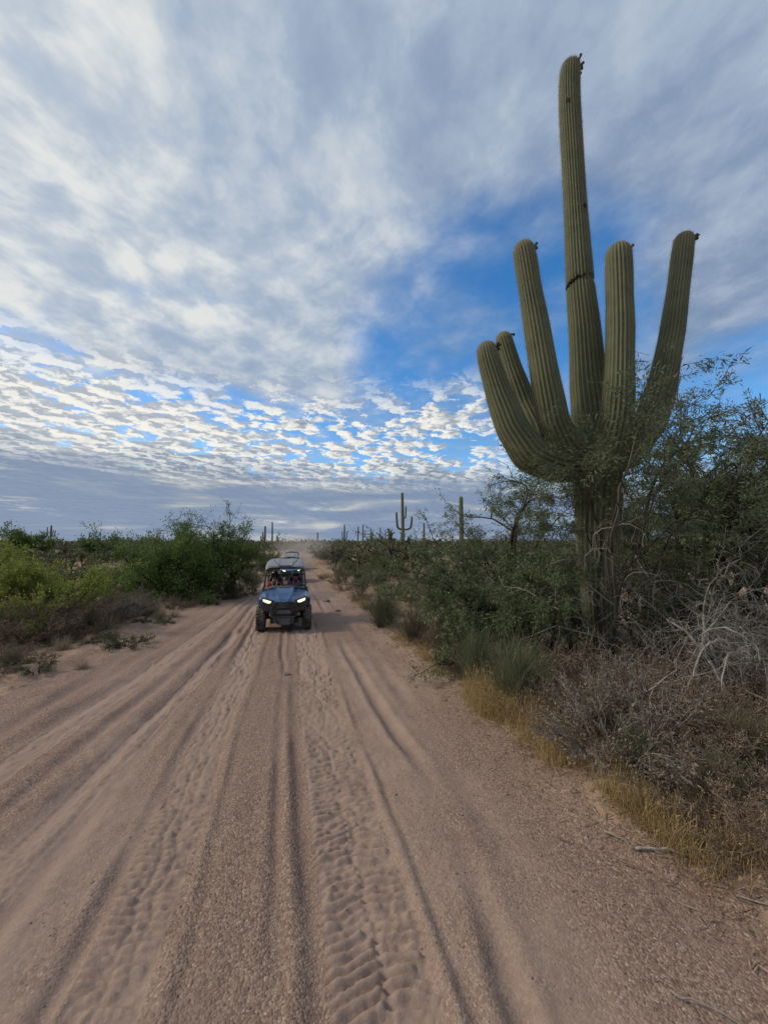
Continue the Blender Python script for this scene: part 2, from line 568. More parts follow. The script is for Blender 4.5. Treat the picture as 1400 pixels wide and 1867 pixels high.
def detail(s, t):
    """wheel ruts, tread prints and loose sand; also says where the sand is fine (1) or gravelly (0)"""
    z = np.zeros_like(s); fine = 0.30 + 0.9 * fbm(s * 0.35, t, 0.8, 3, 61)
    rut = np.zeros_like(s)
    wob = 0.035 * fbm(s, t * 0 + 1.0, 0.8, 3, 71)
    for q, (ss, tt, w, dep) in enumerate(RUTS):
        c = np.interp(s, ss, tt) + wob + 0.03 * fbm(s, s * 0 + q * 3.7, 0.55, 3, 73)
        w_ = w * (1 + 0.5 * fbm(s, s * 0 + q, 0.9, 3, 75))
        g = np.exp(-np.abs((t - c) / w_) ** 2.4)
        sh = np.exp(-(((t - c) - 1.9 * w) / (0.8 * w)) ** 2) + np.exp(-(((t - c) + 1.9 * w) / (0.8 * w)) ** 2)
        k_ = np.clip(0.70 + 1.7 * fbm(s, s * 0 + q * 5.1, 0.6, 3, 77), 0.05, 1.5)
        z += 0.72 * (-dep * g + 0.32 * dep * sh) * k_
        if dep > 0:
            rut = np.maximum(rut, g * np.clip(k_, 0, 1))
    for q, (ss, tt, w, cols) in enumerate(TREADS):
        c = np.interp(s, ss, tt) + wob
        u = (t - c) / w
        m_ = sstep(1.08, 0.85, np.abs(u))
        amp = 0.0175 * m_ * (0.95 + 0.7 * fbm(s, t, 1.3, 2, 81 + q)) * (0.45 if q > 1 else 1.0)
        uu = np.abs(u) if cols == 2 else 0.6 * u
        wx = fbm(s, t, 6.0, 2, 83 + q)
        ph = s / 0.066 + 0.9 * uu + 0.45 * wx + 0.5 * fbm(s, t, 1.7, 2, 88) + (0.5 * (u > 0) if cols == 2 else 0)
        row = np.floor(ph); fr = ph - row
        prof = np.where(fr < 0.72, np.sin(np.pi * fr / 1.44), np.cos(np.pi * (fr - 0.72) / 0.56))   # steep on one face
        seg = vnoise(t / 0.11 + 0.5 * row + 0.5 * wx, row * 3.71, 85 + q) + 0.5
        gap = 1 - 0.5 * np.exp(-((np.abs(u + 0.35 * fbm(s, t * 0, 3.0, 3, 89)) - (0.0 if cols == 2 else 0.25)) / 0.08) ** 2)
        bl = (1.75 * prof * (0.45 + 0.75 * sstep(0.25, 0.5, seg)) * gap - 0.8) + 0.7 * fbm(s, t, 30.0, 2, 87)
        z += amp * bl - 0.012 * m_
        fine = np.maximum(fine, 1.0 * m_)
    z += 0.010 * fbm(s * 0.55, t, 5.0, 3, 91) + 0.006 * fbm(s, t, 22.0, 2, 95)
    z += 0.045 * sstep(-2.6, -4.2, t) * fbm(s, t, 2.6, 4, 103, 0.6)
    # low washboard across the sandy side of the road
    z += 0.012 * sstep(-1.2, -3.0, t) * np.sin(2 * np.pi * (s * 0.8 + t * 0.55 + 0.8 * fbm(s, t, 1.2, 3, 97)) / 0.36) * (0.5 + fbm(s, t, 0.6, 2, 99))
    return z, np.clip(fine, 0, 1), np.clip(rut, 0, 1)


def mat_road():
    m_, k = new_mat('road_sand')
    co = k.n('ShaderNodeTexCoord').outputs['Object']
    fine = k.n('ShaderNodeAttribute', attribute_name='fine').outputs['Fac']
    rut = k.n('ShaderNodeAttribute', attribute_name='rut').outputs['Fac']
    vc = k.voronoi(co, 70.0, out='Color')
    vd = k.voronoi(co, 70.0)
    vc2 = k.voronoi(co, 170.0, out='Color')
    g = k.sep(vc)[0]; g2 = k.sep(vc2)[1]
    ramp = k.n('ShaderNodeValToRGB')
    e = ramp.color_ramp.elements
    e[0].position = 0.0; e[0].color = (0.115, 0.072, 0.052, 1)
    e[1].position = 1.0; e[1].color = (0.58, 0.47, 0.375, 1)
    for p, c in ((0.30, (0.210, 0.135, 0.100)), (0.62, (0.285, 0.190, 0.140)), (0.88, (0.37, 0.265, 0.20))):
        q = e.new(p); q.color = (*c, 1)
    k.put(ramp.inputs[0], k.m('ADD', k.m('MULTIPLY', g, 0.7), k.m('MULTIPLY', g2, 0.3)))
    sandn = k.noise(co, 260.0, 2, 0.6)
    big = k.noise(co, 0.55, 5, 0.6)
    sand = k.mix(sandn, (0.300, 0.208, 0.158), (0.400, 0.290, 0.225))
    f = k.m('MULTIPLY', k.rng(k.m('ADD', fine, k.m('MULTIPLY', k.m('SUBTRACT', k.noise(co, 3.0, 4), 0.5), 0.7)), 0.2, 0.9), 0.78)
    c = k.mix(f, ramp.outputs[0], sand)
    c = k.mix(k.m('MULTIPLY', k.rng(k.noise(co, 1.7, 6, 0.68), 0.50, 0.66), 0.42), c, (0.215, 0.140, 0.105))
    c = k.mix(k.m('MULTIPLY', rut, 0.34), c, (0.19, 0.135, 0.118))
    c = k.mix(k.m('MULTIPLY', k.rng(big, 0.35, 0.7), 0.35), c, (0.350, 0.243, 0.183))
    h = k.m('ADD', k.m('MULTIPLY', k.m('SUBTRACT', 1.0, vd), k.m('SUBTRACT', 1.0, f)), k.m('MULTIPLY', sandn, 0.35))
    p = principled(k, c, 0.95, 0.12, normal=bump(k, h, 0.9, 0.008))
    finish(k, p.outputs[0])
    return m_


def mat_desert():
    m_, k = new_mat('desert_soil')
    co = k.n('ShaderNodeTexCoord').outputs['Object']
    a = k.noise(co, 0.7, 6, 0.62); b = k.noise(co, 9.0, 5, 0.65); g = k.sep(k.voronoi(co, 60.0, out='Color'))[0]
    c = k.mix(k.rng(a, 0.35, 0.65), (0.30, 0.188, 0.125), (0.385, 0.258, 0.180))
    c = k.mix(k.m('MULTIPLY', k.rng(b, 0.45, 0.7), 0.65), c, (0.13, 0.088, 0.062))
    c = k.mix(k.m('MULTIPLY', g, 0.30), c, (0.42, 0.32, 0.24))
    p = principled(k, c, 0.95, 0.1, normal=bump(k, k.m('ADD', b, k.m('MULTIPLY', g, 0.4)), 0.8, 0.02))
    finish(k, p.outputs[0])
    return m_


def build_ground():
    s = [1.15]
    while s[-1] < 700:
        s.append(s[-1] + max(0.0125, s[-1] ** 2 / 900.0) if s[-1] < 120 else s[-1] * 1.12)
    s = np.concatenate([[-400, -150, -60, -25, -12, -6, -3, -1.5, -0.5, 0.2, 0.7], s])
    t = np.concatenate([np.arange(-3.0, 1.3, 0.015), np.arange(1.3, 3.4, 0.026)])
    l = [-3.0]
    while l[0] > -700:
        l.insert(0, l[0] - max(0.04, (abs(l[0]) - 3.0) * 0.08) if l[0] < -3 else l[0] - 0.03)
    r = [t[-1]]
    while r[-1] < 700:
        r.append(r[-1] + max(0.05, (r[-1] - 3.4) * 0.09))
    t = np.concatenate([l[:-1], t, r[1:]])
    S, T = np.meshgrid(s, t, indexing='ij')
    X, Y = xy(S, T)
    Z = macro(X, Y)
    near = (S > 0.5) & (S < 60) & (T > -9) & (T < 4)
    dz, fine, rut = detail(S[near], T[near])
    lf, rt = road_left(S), road_right(S)
    inside = np.minimum(T - lf, rt - T)
    fade = sstep(-0.35, 0.25, inside[near])
    Z[near] += dz * fade + (1 - fade) * 0.05 * fbm(X[near], Y[near], 3.5, 4, 131)
    FI = np.full(S.shape, 0.6); FI[near] = fine * fade + 0.6 * (1 - fade)
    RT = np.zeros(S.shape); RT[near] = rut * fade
    V = np.stack([X, Y, Z], -1).reshape(-1, 3)
    ns, nt = S.shape
    i = np.arange(ns - 1)[:, None] * nt + np.arange(nt - 1)[None, :]
    F = np.stack([i, i + 1, i + nt + 1, i + nt], -1).reshape(-1, 4)
    mid = inside[:-1, :-1].ravel() + 0.5 * fbm(X, Y, 2.1, 3, 141)[:-1, :-1].ravel()
    on = mid > 0
    for name, sel, mat in (('dirt_road', on, mat_road()), ('ground', ~on, mat_desert())):
        f = F[sel]
        u, invx = np.unique(f, return_inverse=True)
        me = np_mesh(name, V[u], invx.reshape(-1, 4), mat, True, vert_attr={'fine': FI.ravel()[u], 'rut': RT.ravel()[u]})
        tag(link(name, me), kind='structure', label='sandy dirt road with wheel ruts and tyre tread prints' if name == 'dirt_road' else 'sandy desert ground beside the road')
    print('GROUND', V.shape, F.shape)


build_ground()


# ---------------------------------------------------------------- saguaros
def resample(P, n, smooth=6):
    P = np.asarray(P, float)
    d = np.concatenate([[0], np.cumsum(np.linalg.norm(np.diff(P[:, :3], axis=0), axis=1))])
    q = np.linspace(0, d[-1], n)
    Q = np.stack([np.interp(q, d, P[:, i]) for i in range(P.shape[1])], -1)
    for _ in range(smooth):
        Q[1:-1] = 0.25 * Q[:-2] + 0.5 * Q[1:-1] + 0.25 * Q[2:]
    return Q, d[-1]


def frames(P):
    T = np.gradient(P, axis=0); T /= np.linalg.norm(T, axis=1)[:, None]
    u = np.cross(T[0], [0.3, 1, 0.1]); u /= np.linalg.norm(u)
    U = [u]
    for i in range(1, len(P)):
        u = U[-1] - T[i] * np.dot(U[-1], T[i]); U.append(u / np.linalg.norm(u))
    U = np.array(U)
    return T, U, np.cross(T, U)


def ribbed(PR, ribs, rows, per=4, depth=0.15, pinch=None, rng=None, dome=True):
    """ribbed cactus column along a path of (x, y, z, radius), domed at its end; returns verts, faces, tip, crest, spine sites"""
    rng = rng or np.random.default_rng(1)
    Q, L = resample(PR, rows, max(2, rows // 14))
    if dome:
        r_end = Q[-1, 3]
        e = np.linspace(L, 0, rows)
        # finer rows over the dome
        extra = np.linspace(0, 1, 9)[1:]
        i0 = int(np.argmin(np.abs(e - r_end * 1.15)))
        e2 = np.concatenate([e[:i0], r_end * 1.15 * np.cos(extra * np.pi / 2)]) if i0 > 0 else e
        q = L - e2
        base = np.linspace(0, L, rows)
        Q = np.stack([np.interp(q, base, Q[:, i]) for i in range(4)], -1)
        f = np.clip(e2 / (r_end * 1.15), 0, 1)
        Q[:, 3] *= np.sqrt(np.clip(1 - (1 - f) ** 2, 0.0004, 1))
        T, U, W = frames(resample(Q[:, :3], len(Q), 0)[0] if False else Q[:, :3] + np.arange(len(Q))[:, None] * 1e-7)
    else:
        e2 = np.linspace(L, 0, rows)
        T, U, W = frames(Q[:, :3])
    m = len(Q); k_ = ribs * per
    th = np.arange(k_) * 2 * np.pi / k_
    crest = np.abs(np.cos(ribs * th / 2)) ** 0.8
    wob = 1 + 0.018 * np.sin(np.linspace(0, 23, m))[:, None] + 0.02 * np.cumsum(rng.normal(size=(m, 1)), 0) / np.sqrt(m)
    rad = Q[:, 3][:, None] * wob * (1 - depth * (1 - crest)[None, :])
    if pinch is not None:
        rad = rad * (1 - pinch[1] * np.exp(-((np.linspace(0, 1, m) - pinch[0]) / pinch[2]) ** 2))[:, None]
    tw = th[None, :] + 0.10 * np.sin(np.linspace(0, 3, m))[:, None]
    V = Q[:, None, :3] + rad[..., None] * (U[:, None, :] * np.cos(tw)[..., None] + W[:, None, :] * np.sin(tw)[..., None])
    i = np.arange(m - 1)[:, None] * k_; j = np.arange(k_)[None, :]; j2 = (j + 1) % k_
    F = np.stack([i + j, i + j2, i + k_ + j2, i + k_ + j], -1).reshape(-1, 4)
    tip = np.repeat(np.clip(1 - e2 / 0.42, 0, 1) if dome else np.zeros(m), k_)
    cr = np.tile(crest, m)
    sites = V[:, ::per, :]
    nrm = sites - Q[:, None, :3]
    nrm /= np.linalg.norm(nrm, axis=2)[..., None] + 1e-9
    return V.reshape(-1, 3), F, tip, cr, sites, nrm, T, L


def needles(g, sites, nrm, T, L, rng, step, n, length, width):
    """spine clusters along every rib"""
    m, k_ = sites.shape[:2]
    rows = max(2, int(L / step))
    q = np.linspace(0.01, 0.995, rows) * (m - 1)
    i0 = np.minimum(q.astype(int), m - 2); f = (q - i0)[:, None, None]
    S = sites[i0] * (1 - f) + sites[i0 + 1] * f
    N = nrm[i0] * (1 - f) + nrm[i0 + 1] * f
    S = S + rng.normal(size=S.shape) * 0.003
    S = np.repeat(S.reshape(-1, 3), n, 0); N = np.repeat(N.reshape(-1, 3), n, 0)
    D = N + 0.95 * rng.normal(size=N.shape)
    D /= np.linalg.norm(D, axis=1)[:, None]
    bad = (D * N).sum(1) < 0.1
    D[bad] = N[bad]
    ln = length * (0.5 + rng.random(len(S)))
    sd = np.cross(D, rng.normal(size=D.shape)); sd /= np.linalg.norm(sd, axis=1)[:, None]
    S = S - 0.004 * N
    V = np.stack([S - sd * width, S + sd * width, S + D * ln[:, None]], 1).reshape(-1, 3)
    g.add(V, np.arange(len(V)).reshape(-1, 3), rng.random(len(S)))


def mat_saguaro():
    m_, k = new_mat('saguaro_skin')
    co = k.n('ShaderNodeTexCoord').outputs['Object']
    tip = k.n('ShaderNodeAttribute', attribute_name='tip').outputs['Fac']
    cr = k.n('ShaderNodeAttribute', attribute_name='crest').outputs['Fac']
    n_ = k.noise(co, 2.3, 5, 0.6); n2 = k.noise(k.v('MULTIPLY', co, (1, 1, 0.25)), 26.0, 4, 0.6)
    c = k.mix(k.rng(n_, 0.3, 0.7), (0.092, 0.106, 0.052), (0.150, 0.160, 0.086))
    c = k.mix(k.m('MULTIPLY', k.rng(n2, 0.45, 0.75), 0.4), c, (0.19, 0.17, 0.085))
    # corky stains
    c = k.mix(k.m('MULTIPLY', k.rng(k.noise(co, 1.1, 6, 0.72), 0.60, 0.72), 0.55), c, (0.10, 0.078, 0.045))
    c = k.mix(k.m('MULTIPLY', k.rng(k.m('ADD', k.sep(co)[2], k.m('MULTIPLY', n_, 1.6)), 1.7, 0.5), 0.45), c, (0.17, 0.150, 0.10))
    # woolly areoles strung along the rib crests
    z = k.sep(co)[2]
    dots = k.rng(k.m('SINE', k.m('MULTIPLY', k.m('ADD', z, k.m('MULTIPLY', n2, 0.03)), 150.0)), -0.1, 0.7)
    c = k.mix(k.m('MULTIPLY', k.m('MULTIPLY', k.rng(cr, 0.86, 0.99), k.m('MULTIPLY_ADD', dots, 0.5, 0.35)), 0.8), c, (0.30, 0.265, 0.18))
    c = k.mix(k.m('MULTIPLY', tip, 0.72), c, (0.25, 0.20, 0.125))
    p = principled(k, c, 0.72, 0.25, normal=bump(k, n2, 0.35, 0.01))
    finish(k, p.outputs[0])
    return m_


M_SAG = mat_saguaro()
M_SPINE = mat_leaf('saguaro_spines', (0.20, 0.165, 0.11), (0.50, 0.44, 0.34), 0.15, 0.7)
M_BUD = mat_leaf('flower_bud', (0.035, 0.055, 0.03), (0.085, 0.105, 0.06), 0.0, 0.7)
M_SCAR = mat_simple('cactus_scar', (0.045, 0.032, 0.020), 0.95, 0.1, vary=0.5, scale=30, bumps=0.6)


def cactus_mesh(name, PR, ribs, rows, **kw):
    V, F, tip, cr, sites, nrm, T, L = ribbed(PR, ribs, rows, **kw)
    me = np_mesh(name, V, F, M_SAG, True, vert_attr={'tip': tip, 'crest': cr})
    return me, (sites, nrm, T, L)


def build_main_saguaro():
    rng = np.random.default_rng(77)
    bx, by = 3.93, 6.95
    bz = ground_z(bx, by) - 0.08
    root = empty('saguaro_cactus', (bx, by, bz))
    tag(root, 'tallest saguaro cactus with five upright arms rising from the roadside brush', 'cactus', 'saguaro cacti')
    rel = lambda L: [(x - bx, y - by, z - bz, r * math.cos(math.atan2(x, y))) for x, y, z, r in L]
    for q, (name, path, ribs, rows, pinch) in enumerate(MAIN_SAGUARO):
        PR = rel(path)
        me, sp = cactus_mesh(name, PR, ribs, rows, per=4, depth=0.15 if q else 0.17, pinch=pinch, rng=rng)
        part = link(name, me, root)
        g = Geo()
        needles(g, *sp, rng, 0.030, 3, 0.042, 0.0014)
        tag(link('spines', g.mesh('spines', M_SPINE), part), kind='stuff')
        # flower buds and fruits: a tuft on the crown of the stem
        sites, nrm, T, L = sp
        g = Geo()
        nb = BUDS[q]
        for _ in range(nb):
            j = rng.integers(0, sites.shape[1]); side = np.array([0.85, -0.1, 0.15])
            cand = sites[-6]
            sc = ((cand - cand.mean(0)) @ side) + rng.normal(size=len(cand)) * 0.035
            j = int(np.argmax(sc))
            p0 = sites[-rng.integers(4, 8), j]
            d = nrm[-6, j] * 0.55 + np.array([0.3, 0, 0.6]) + rng.normal(size=3) * 0.35; d /= np.linalg.norm(d)
            l_ = 0.055 + 0.05 * rng.random()
            f = np.array([-0.25, 0.15, 0.45, 0.75, 0.92, 1.0, 1.06])
            g = Geo()
            g.tube(p0 + d * (f * l_)[:, None], np.array([0.013, 0.017, 0.021, 0.025, 0.028, 0.018, 0.004]), 7, rng.random())
            link('flower_bud', g.mesh('flower_bud', M_BUD, True), part)
        if q == 0:
            # the old constriction scar: a ragged corky ring
            i = int(pinch[0] * len(sites))
            c = sites[i].mean(0); rr = np.linalg.norm(sites[i] - c, axis=1)
            k_ = 72
            g = Geo()
            for k2 in range(k_):
                a0 = k2 * 2 * math.pi / k_
                w_ = max(0.0, math.cos(a0 - math.radians(195))) ** 2
                if rng.random() > 0.45 + w_:
                    continue
                R_ = rr.mean() * (0.99 + 0.02 * rng.random())
                p0 = c + np.array([math.cos(a0) * R_, math.sin(a0) * R_, 0.05 * math.sin(a0 + 2.2) + rng.normal() * 0.014])
                p1 = p0 + np.array([-math.sin(a0) * 0.03, math.cos(a0) * 0.03, rng.normal() * 0.012])
                g.tube([p0, (p0 + p1) / 2 + [0, 0, 0.006], p1], [0.006 + 0.012 * w_, 0.008 + 0.022 * w_ + 0.008 * rng.random(), 0.005 + 0.012 * w_], 5)
            tag(link('scar', g.mesh('scar', M_SCAR), part), kind='stuff')
            # bird holes
            for zf, sx in ((0.90, -0.5), (0.72, 0.25), (0.36, 0.1)):
                i = int(zf * len(sites)); c = sites[i].mean(0)
                sc = (sites[i] - c) @ np.array([sx, -0.85, 0]); j = int(np.argmax(sc))
                g = Geo()
                a_ = np.arange(9) * 2 * np.pi / 9
                n_ = nrm[i, j]; u_ = np.cross(n_, [0, 0, 1]); u_ /= np.linalg.norm(u_)
                ring = lambda rad, off: sites[i, j] + n_ * off + rad * (u_[None] * np.cos(a_)[:, None] + np.array([[0, 0, 1.35]]) * np.sin(a_)[:, None])
                V = np.concatenate([ring(0.034, -0.012), ring(0.030, 0.008), ring(0.018, 0.004), ring(0.004, -0.01)])
                jj = np.arange(9)
                F = np.concatenate([np.stack([b * 9 + jj, b * 9 + (jj + 1) % 9, b * 9 + 9 + (jj + 1) % 9, b * 9 + 9 + jj], -1) for b in range(3)])
                g.add(V, F)
                link('bird_hole', g.mesh('bird_hole', M_SCAR), part)
    return root


def small_saguaro(loc, h, r, arms, label, rng, ribs=12):
    """distant saguaro: arms = (height fraction, reach, arm length, azimuth in degrees, radius factor)"""
    x, y = loc
    z = ground_z(x, y) - 0.1
    root = empty('saguaro_cactus', (x, y, z))
    tag(root, label, 'cactus', 'saguaro cacti')
    h = h - z; r *= 0.72
    lean = rng.normal(size=2) * 0.02 * h
    PR = [(lean[0] * f, lean[1] * f, h * f, r * (0.80 + 0.9 * f * (1 - f) if f < 0.9 else 0.84)) for f in np.linspace(0, 1, 8)]
    me, sp = cactus_mesh('trunk', PR, ribs, 40, per=4, depth=0.14, rng=rng)
    tr = link('trunk', me, root)
    g = Geo(); needles(g, *sp, rng, 0.10, 2, 0.05, 0.003)
    tag(link('spines', g.mesh('spines', M_SPINE), tr), kind='stuff')
    for hf, reach, al, azd, rf in arms:
        a = R(azd); dx, dy = math.sin(a), math.cos(a)
        z0 = h * hf
        pts = [(0, 0, z0, r * 0.6 * rf), (dx * reach * 0.5, dy * reach * 0.5, z0 + 0.02 * al, r * 0.75 * rf),
               (dx * reach * 0.9, dy * reach * 0.9, z0 + 0.12 * al, r * 0.85 * rf),
               (dx * reach * 1.0, dy * reach, z0 + 0.4 * al, r * 0.82 * rf), (dx * reach * 1.05, dy * reach * 1.05, z0 + 0.7 * al, r * 0.78 * rf),
               (dx * reach * 1.06, dy * reach * 1.06, z0 + al, r * 0.72 * rf)]
        me, sp = cactus_mesh('arm', pts, ribs - 2, 26, per=4, depth=0.14, rng=rng)
        link('arm', me, root)
    return root

# stem paths: x, y, z, radius in metres
MAIN_SAGUARO = [
    ('trunk', [(3.87, 6.95, -0.05, 0.26), (3.85, 6.95, 0.33, 0.271), (3.83, 6.95, 1.28, 0.332), (3.83, 6.95, 2.25, 0.405), (3.88, 6.95, 3.25, 0.459), (3.88, 6.95, 4.05, 0.453), (3.85, 6.95, 4.67, 0.415), (3.79, 6.95, 5.3, 0.367), (3.76, 6.95, 6.35, 0.314), (3.72, 6.95, 6.95, 0.285), (3.71, 6.95, 7.16, 0.275), (3.68, 6.95, 8.54, 0.242), (3.66, 6.95, 9.67, 0.229), (3.64, 6.95, 10.83, 0.221), (3.65, 6.95, 11.41, 0.222), (3.7, 6.95, 11.88, 0.207)], 26, 230, (0.602, 0.07, 0.006)),
    ('arm', [(3.73, 6.9, 3.79, 0.349), (3.06, 6.84, 3.75, 0.365), (2.6, 6.78, 3.93, 0.353), (2.28, 6.75, 4.41, 0.304), (2.07, 6.75, 5.01, 0.252), (1.94, 6.75, 5.47, 0.213), (1.87, 6.75, 5.77, 0.189), (1.85, 6.75, 6.01, 0.18)], 22, 110, None),
    ('arm', [(3.54, 7.0, 3.88, 0.278), (3.25, 7.24, 4.07, 0.272), (3.04, 7.48, 4.57, 0.261), (2.83, 7.6, 5.17, 0.239), (2.63, 7.6, 5.8, 0.207), (2.51, 7.6, 6.26, 0.179), (2.41, 7.6, 6.66, 0.163)], 18, 90, None),
    ('arm', [(3.69, 6.9, 3.86, 0.329), (3.21, 6.76, 4.09, 0.323), (2.97, 6.62, 4.46, 0.299), (2.83, 6.55, 5.13, 0.264), (2.7, 6.55, 6.13, 0.233), (2.59, 6.55, 6.94, 0.21), (2.53, 6.55, 7.46, 0.202), (2.48, 6.55, 7.77, 0.193)], 22, 110, None),
    ('arm', [(3.84, 6.8, 3.72, 0.343), (3.93, 6.58, 4.06, 0.353), (3.93, 6.36, 4.48, 0.315), (3.92, 6.25, 5.0, 0.275), (3.98, 6.25, 5.96, 0.255), (4.0, 6.25, 6.73, 0.248), (4.01, 6.25, 7.22, 0.239), (4.02, 6.25, 7.49, 0.226)], 22, 110, None),
    ('arm', [(3.96, 6.95, 3.75, 0.351), (4.53, 6.95, 4.11, 0.362), (4.92, 6.95, 4.62, 0.344), (5.16, 6.95, 5.3, 0.306), (5.39, 6.95, 6.25, 0.262), (5.57, 6.95, 7.22, 0.239), (5.68, 6.95, 7.87, 0.23), (5.75, 6.95, 8.27, 0.21)], 22, 110, None),
]
BUDS = [7, 5, 3, 5, 2, 6]


# ---------------------------------------------------------------- woody plants
M_BARK_DARK = mat_bark('bark_dark', (0.035, 0.028, 0.022), (0.105, 0.085, 0.066))
M_BARK_GREY = mat_bark('bark_grey', (0.13, 0.115, 0.095), (0.36, 0.325, 0.275))
M_TWIG_BROWN = mat_bark('twig_brown', (0.13, 0.088, 0.060), (0.32, 0.235, 0.165))
M_TWIG_RED = mat_bark('twig_russet', (0.115, 0.066, 0.042), (0.26, 0.165, 0.11))
M_TWIG_GREY = mat_bark('twig_grey', (0.12, 0.10, 0.082), (0.30, 0.26, 0.21))
M_MESQUITE = mat_leaf('mesquite_leaf', (0.055, 0.095, 0.024), (0.180, 0.245, 0.068), 0.45)
M_IRON = mat_leaf('ironwood_leaf', (0.062, 0.084, 0.040), (0.185, 0.205, 0.105), 0.36, 0.5, 0.35)
M_IRON_GREY = mat_leaf('ironwood_grey_leaf', (0.070, 0.098, 0.044), (0.215, 0.248, 0.115), 0.36, 0.5, 0.35)
M_PALO = mat_leaf('palo_verde_leaf', (0.090, 0.128, 0.022), (0.285, 0.310, 0.065), 0.46, extra=(0.40, 0.38, 0.09))
M_CREO = mat_leaf('creosote_leaf', (0.065, 0.095, 0.028), (0.190, 0.215, 0.075), 0.34, extra=(0.25, 0.24, 0.07))
M_OLIVE = mat_leaf('olive_leaf', (0.072, 0.086, 0.036), (0.195, 0.200, 0.095), 0.34)
M_BROOM = mat_leaf('broom_stem', (0.075, 0.095, 0.045), (0.215, 0.230, 0.13), 0.2, extra=(0.26, 0.20, 0.12))
M_BROOM_DRY = mat_leaf('broom_stem_dry', (0.095, 0.085, 0.050), (0.22, 0.195, 0.125), 0.15)
M_DRYLEAF = mat_leaf('dry_leaf', (0.15, 0.10, 0.065), (0.37, 0.275, 0.195), 0.2)
M_DRYGREY = mat_leaf('dry_grey_leaf', (0.14, 0.106, 0.076), (0.34, 0.27, 0.205), 0.2)
M_STRAW = mat_leaf('straw', (0.33, 0.220, 0.090), (0.64, 0.48, 0.235), 0.3)
M_STRAW_PALE = mat_leaf('pale_straw', (0.26, 0.19, 0.115), (0.48, 0.38, 0.25), 0.3)
M_CHOLLA = mat_leaf('cholla_joint', (0.055, 0.068, 0.028), (0.15, 0.16, 0.070), 0.0)
M_CHOLLA_OLD = mat_bark('cholla_stem', (0.028, 0.021, 0.016), (0.085, 0.066, 0.050))
M_CSPINE = mat_leaf('cholla_spine', (0.22, 0.20, 0.10), (0.50, 0.46, 0.26), 0.3)
M_CSPINE_Y = mat_leaf('cholla_spine_yellow', (0.32, 0.31, 0.11), (0.62, 0.58, 0.27), 0.3)


def perp(rng, d):
    u = np.cross(d, rng.normal(size=3))
    return u / (np.linalg.norm(u) + 1e-9)


def grow(rng, p, d, L, r, lvl, spec, out):
    """one branch and, recursively, its side branches"""
    n = spec['seg'][lvl]
    P = [np.array(p, float)]; dd = np.array(d, float); dd /= np.linalg.norm(dd)
    D = [dd.copy()]
    for i in range(n):
        dd = dd + rng.normal(size=3) * spec['wander'][lvl] + np.array([0, 0, spec['up'][lvl]])
        dd /= np.linalg.norm(dd)
        q = P[-1] + dd * L / n
        if q[2] < 0.05:
            q[2] = 0.05 + 0.02 * rng.random(); dd[2] = abs(dd[2]) * 0.3
        P.append(q); D.append(dd.copy())
    P = np.array(P); D = np.array(D)
    R_ = r * (1 - (1 - spec['taper']) * np.linspace(0, 1, n + 1))
    out['paths'].append((P, R_, lvl))
    if lvl >= spec['leaf_lvl']:
        out['tips'].append((P, D))
    if lvl + 1 >= spec['levels']:
        return
    nk = spec['kids'][lvl]
    nk = max(1, int(nk * (0.75 + 0.5 * rng.random())))
    for q in range(nk):
        f = spec['from'] + (1 - spec['from']) * (q + rng.random()) / nk
        x = f * n; i = min(int(x), n - 1); fr = x - i
        pp = P[i] * (1 - fr) + P[i + 1] * fr
        ang = R(spec['ang'][lvl] * (0.6 + 0.8 * rng.random()))
        cd = D[i] * math.cos(ang) + perp(rng, D[i]) * math.sin(ang)
        cl = L * spec['ratio'][lvl] * (0.6 + 0.7 * rng.random()) * (1.15 - 0.5 * f)
        grow(rng, pp, cd, cl, max(spec['rmin'], r * (1 - (1 - spec['taper']) * f) * spec['rr']), lvl + 1, spec, out)
    # the branch's own leader
    grow(rng, P[-1], D[-1], L * spec['ratio'][lvl], max(spec['rmin'], R_[-1]), lvl + 1, spec, out)


TREE = dict(seg=[6, 5, 4, 3, 2], wander=[0.16, 0.2, 0.25, 0.3, 0.3], up=[0.02, 0.03, 0.0, -0.03, -0.06], taper=0.55, leaf_lvl=3, levels=5,
            kids=[4, 4, 4, 3], ang=[38, 45, 50, 50], ratio=[0.72, 0.68, 0.62, 0.6], rr=0.62, rmin=0.003)
TREE['from'] = 0.3


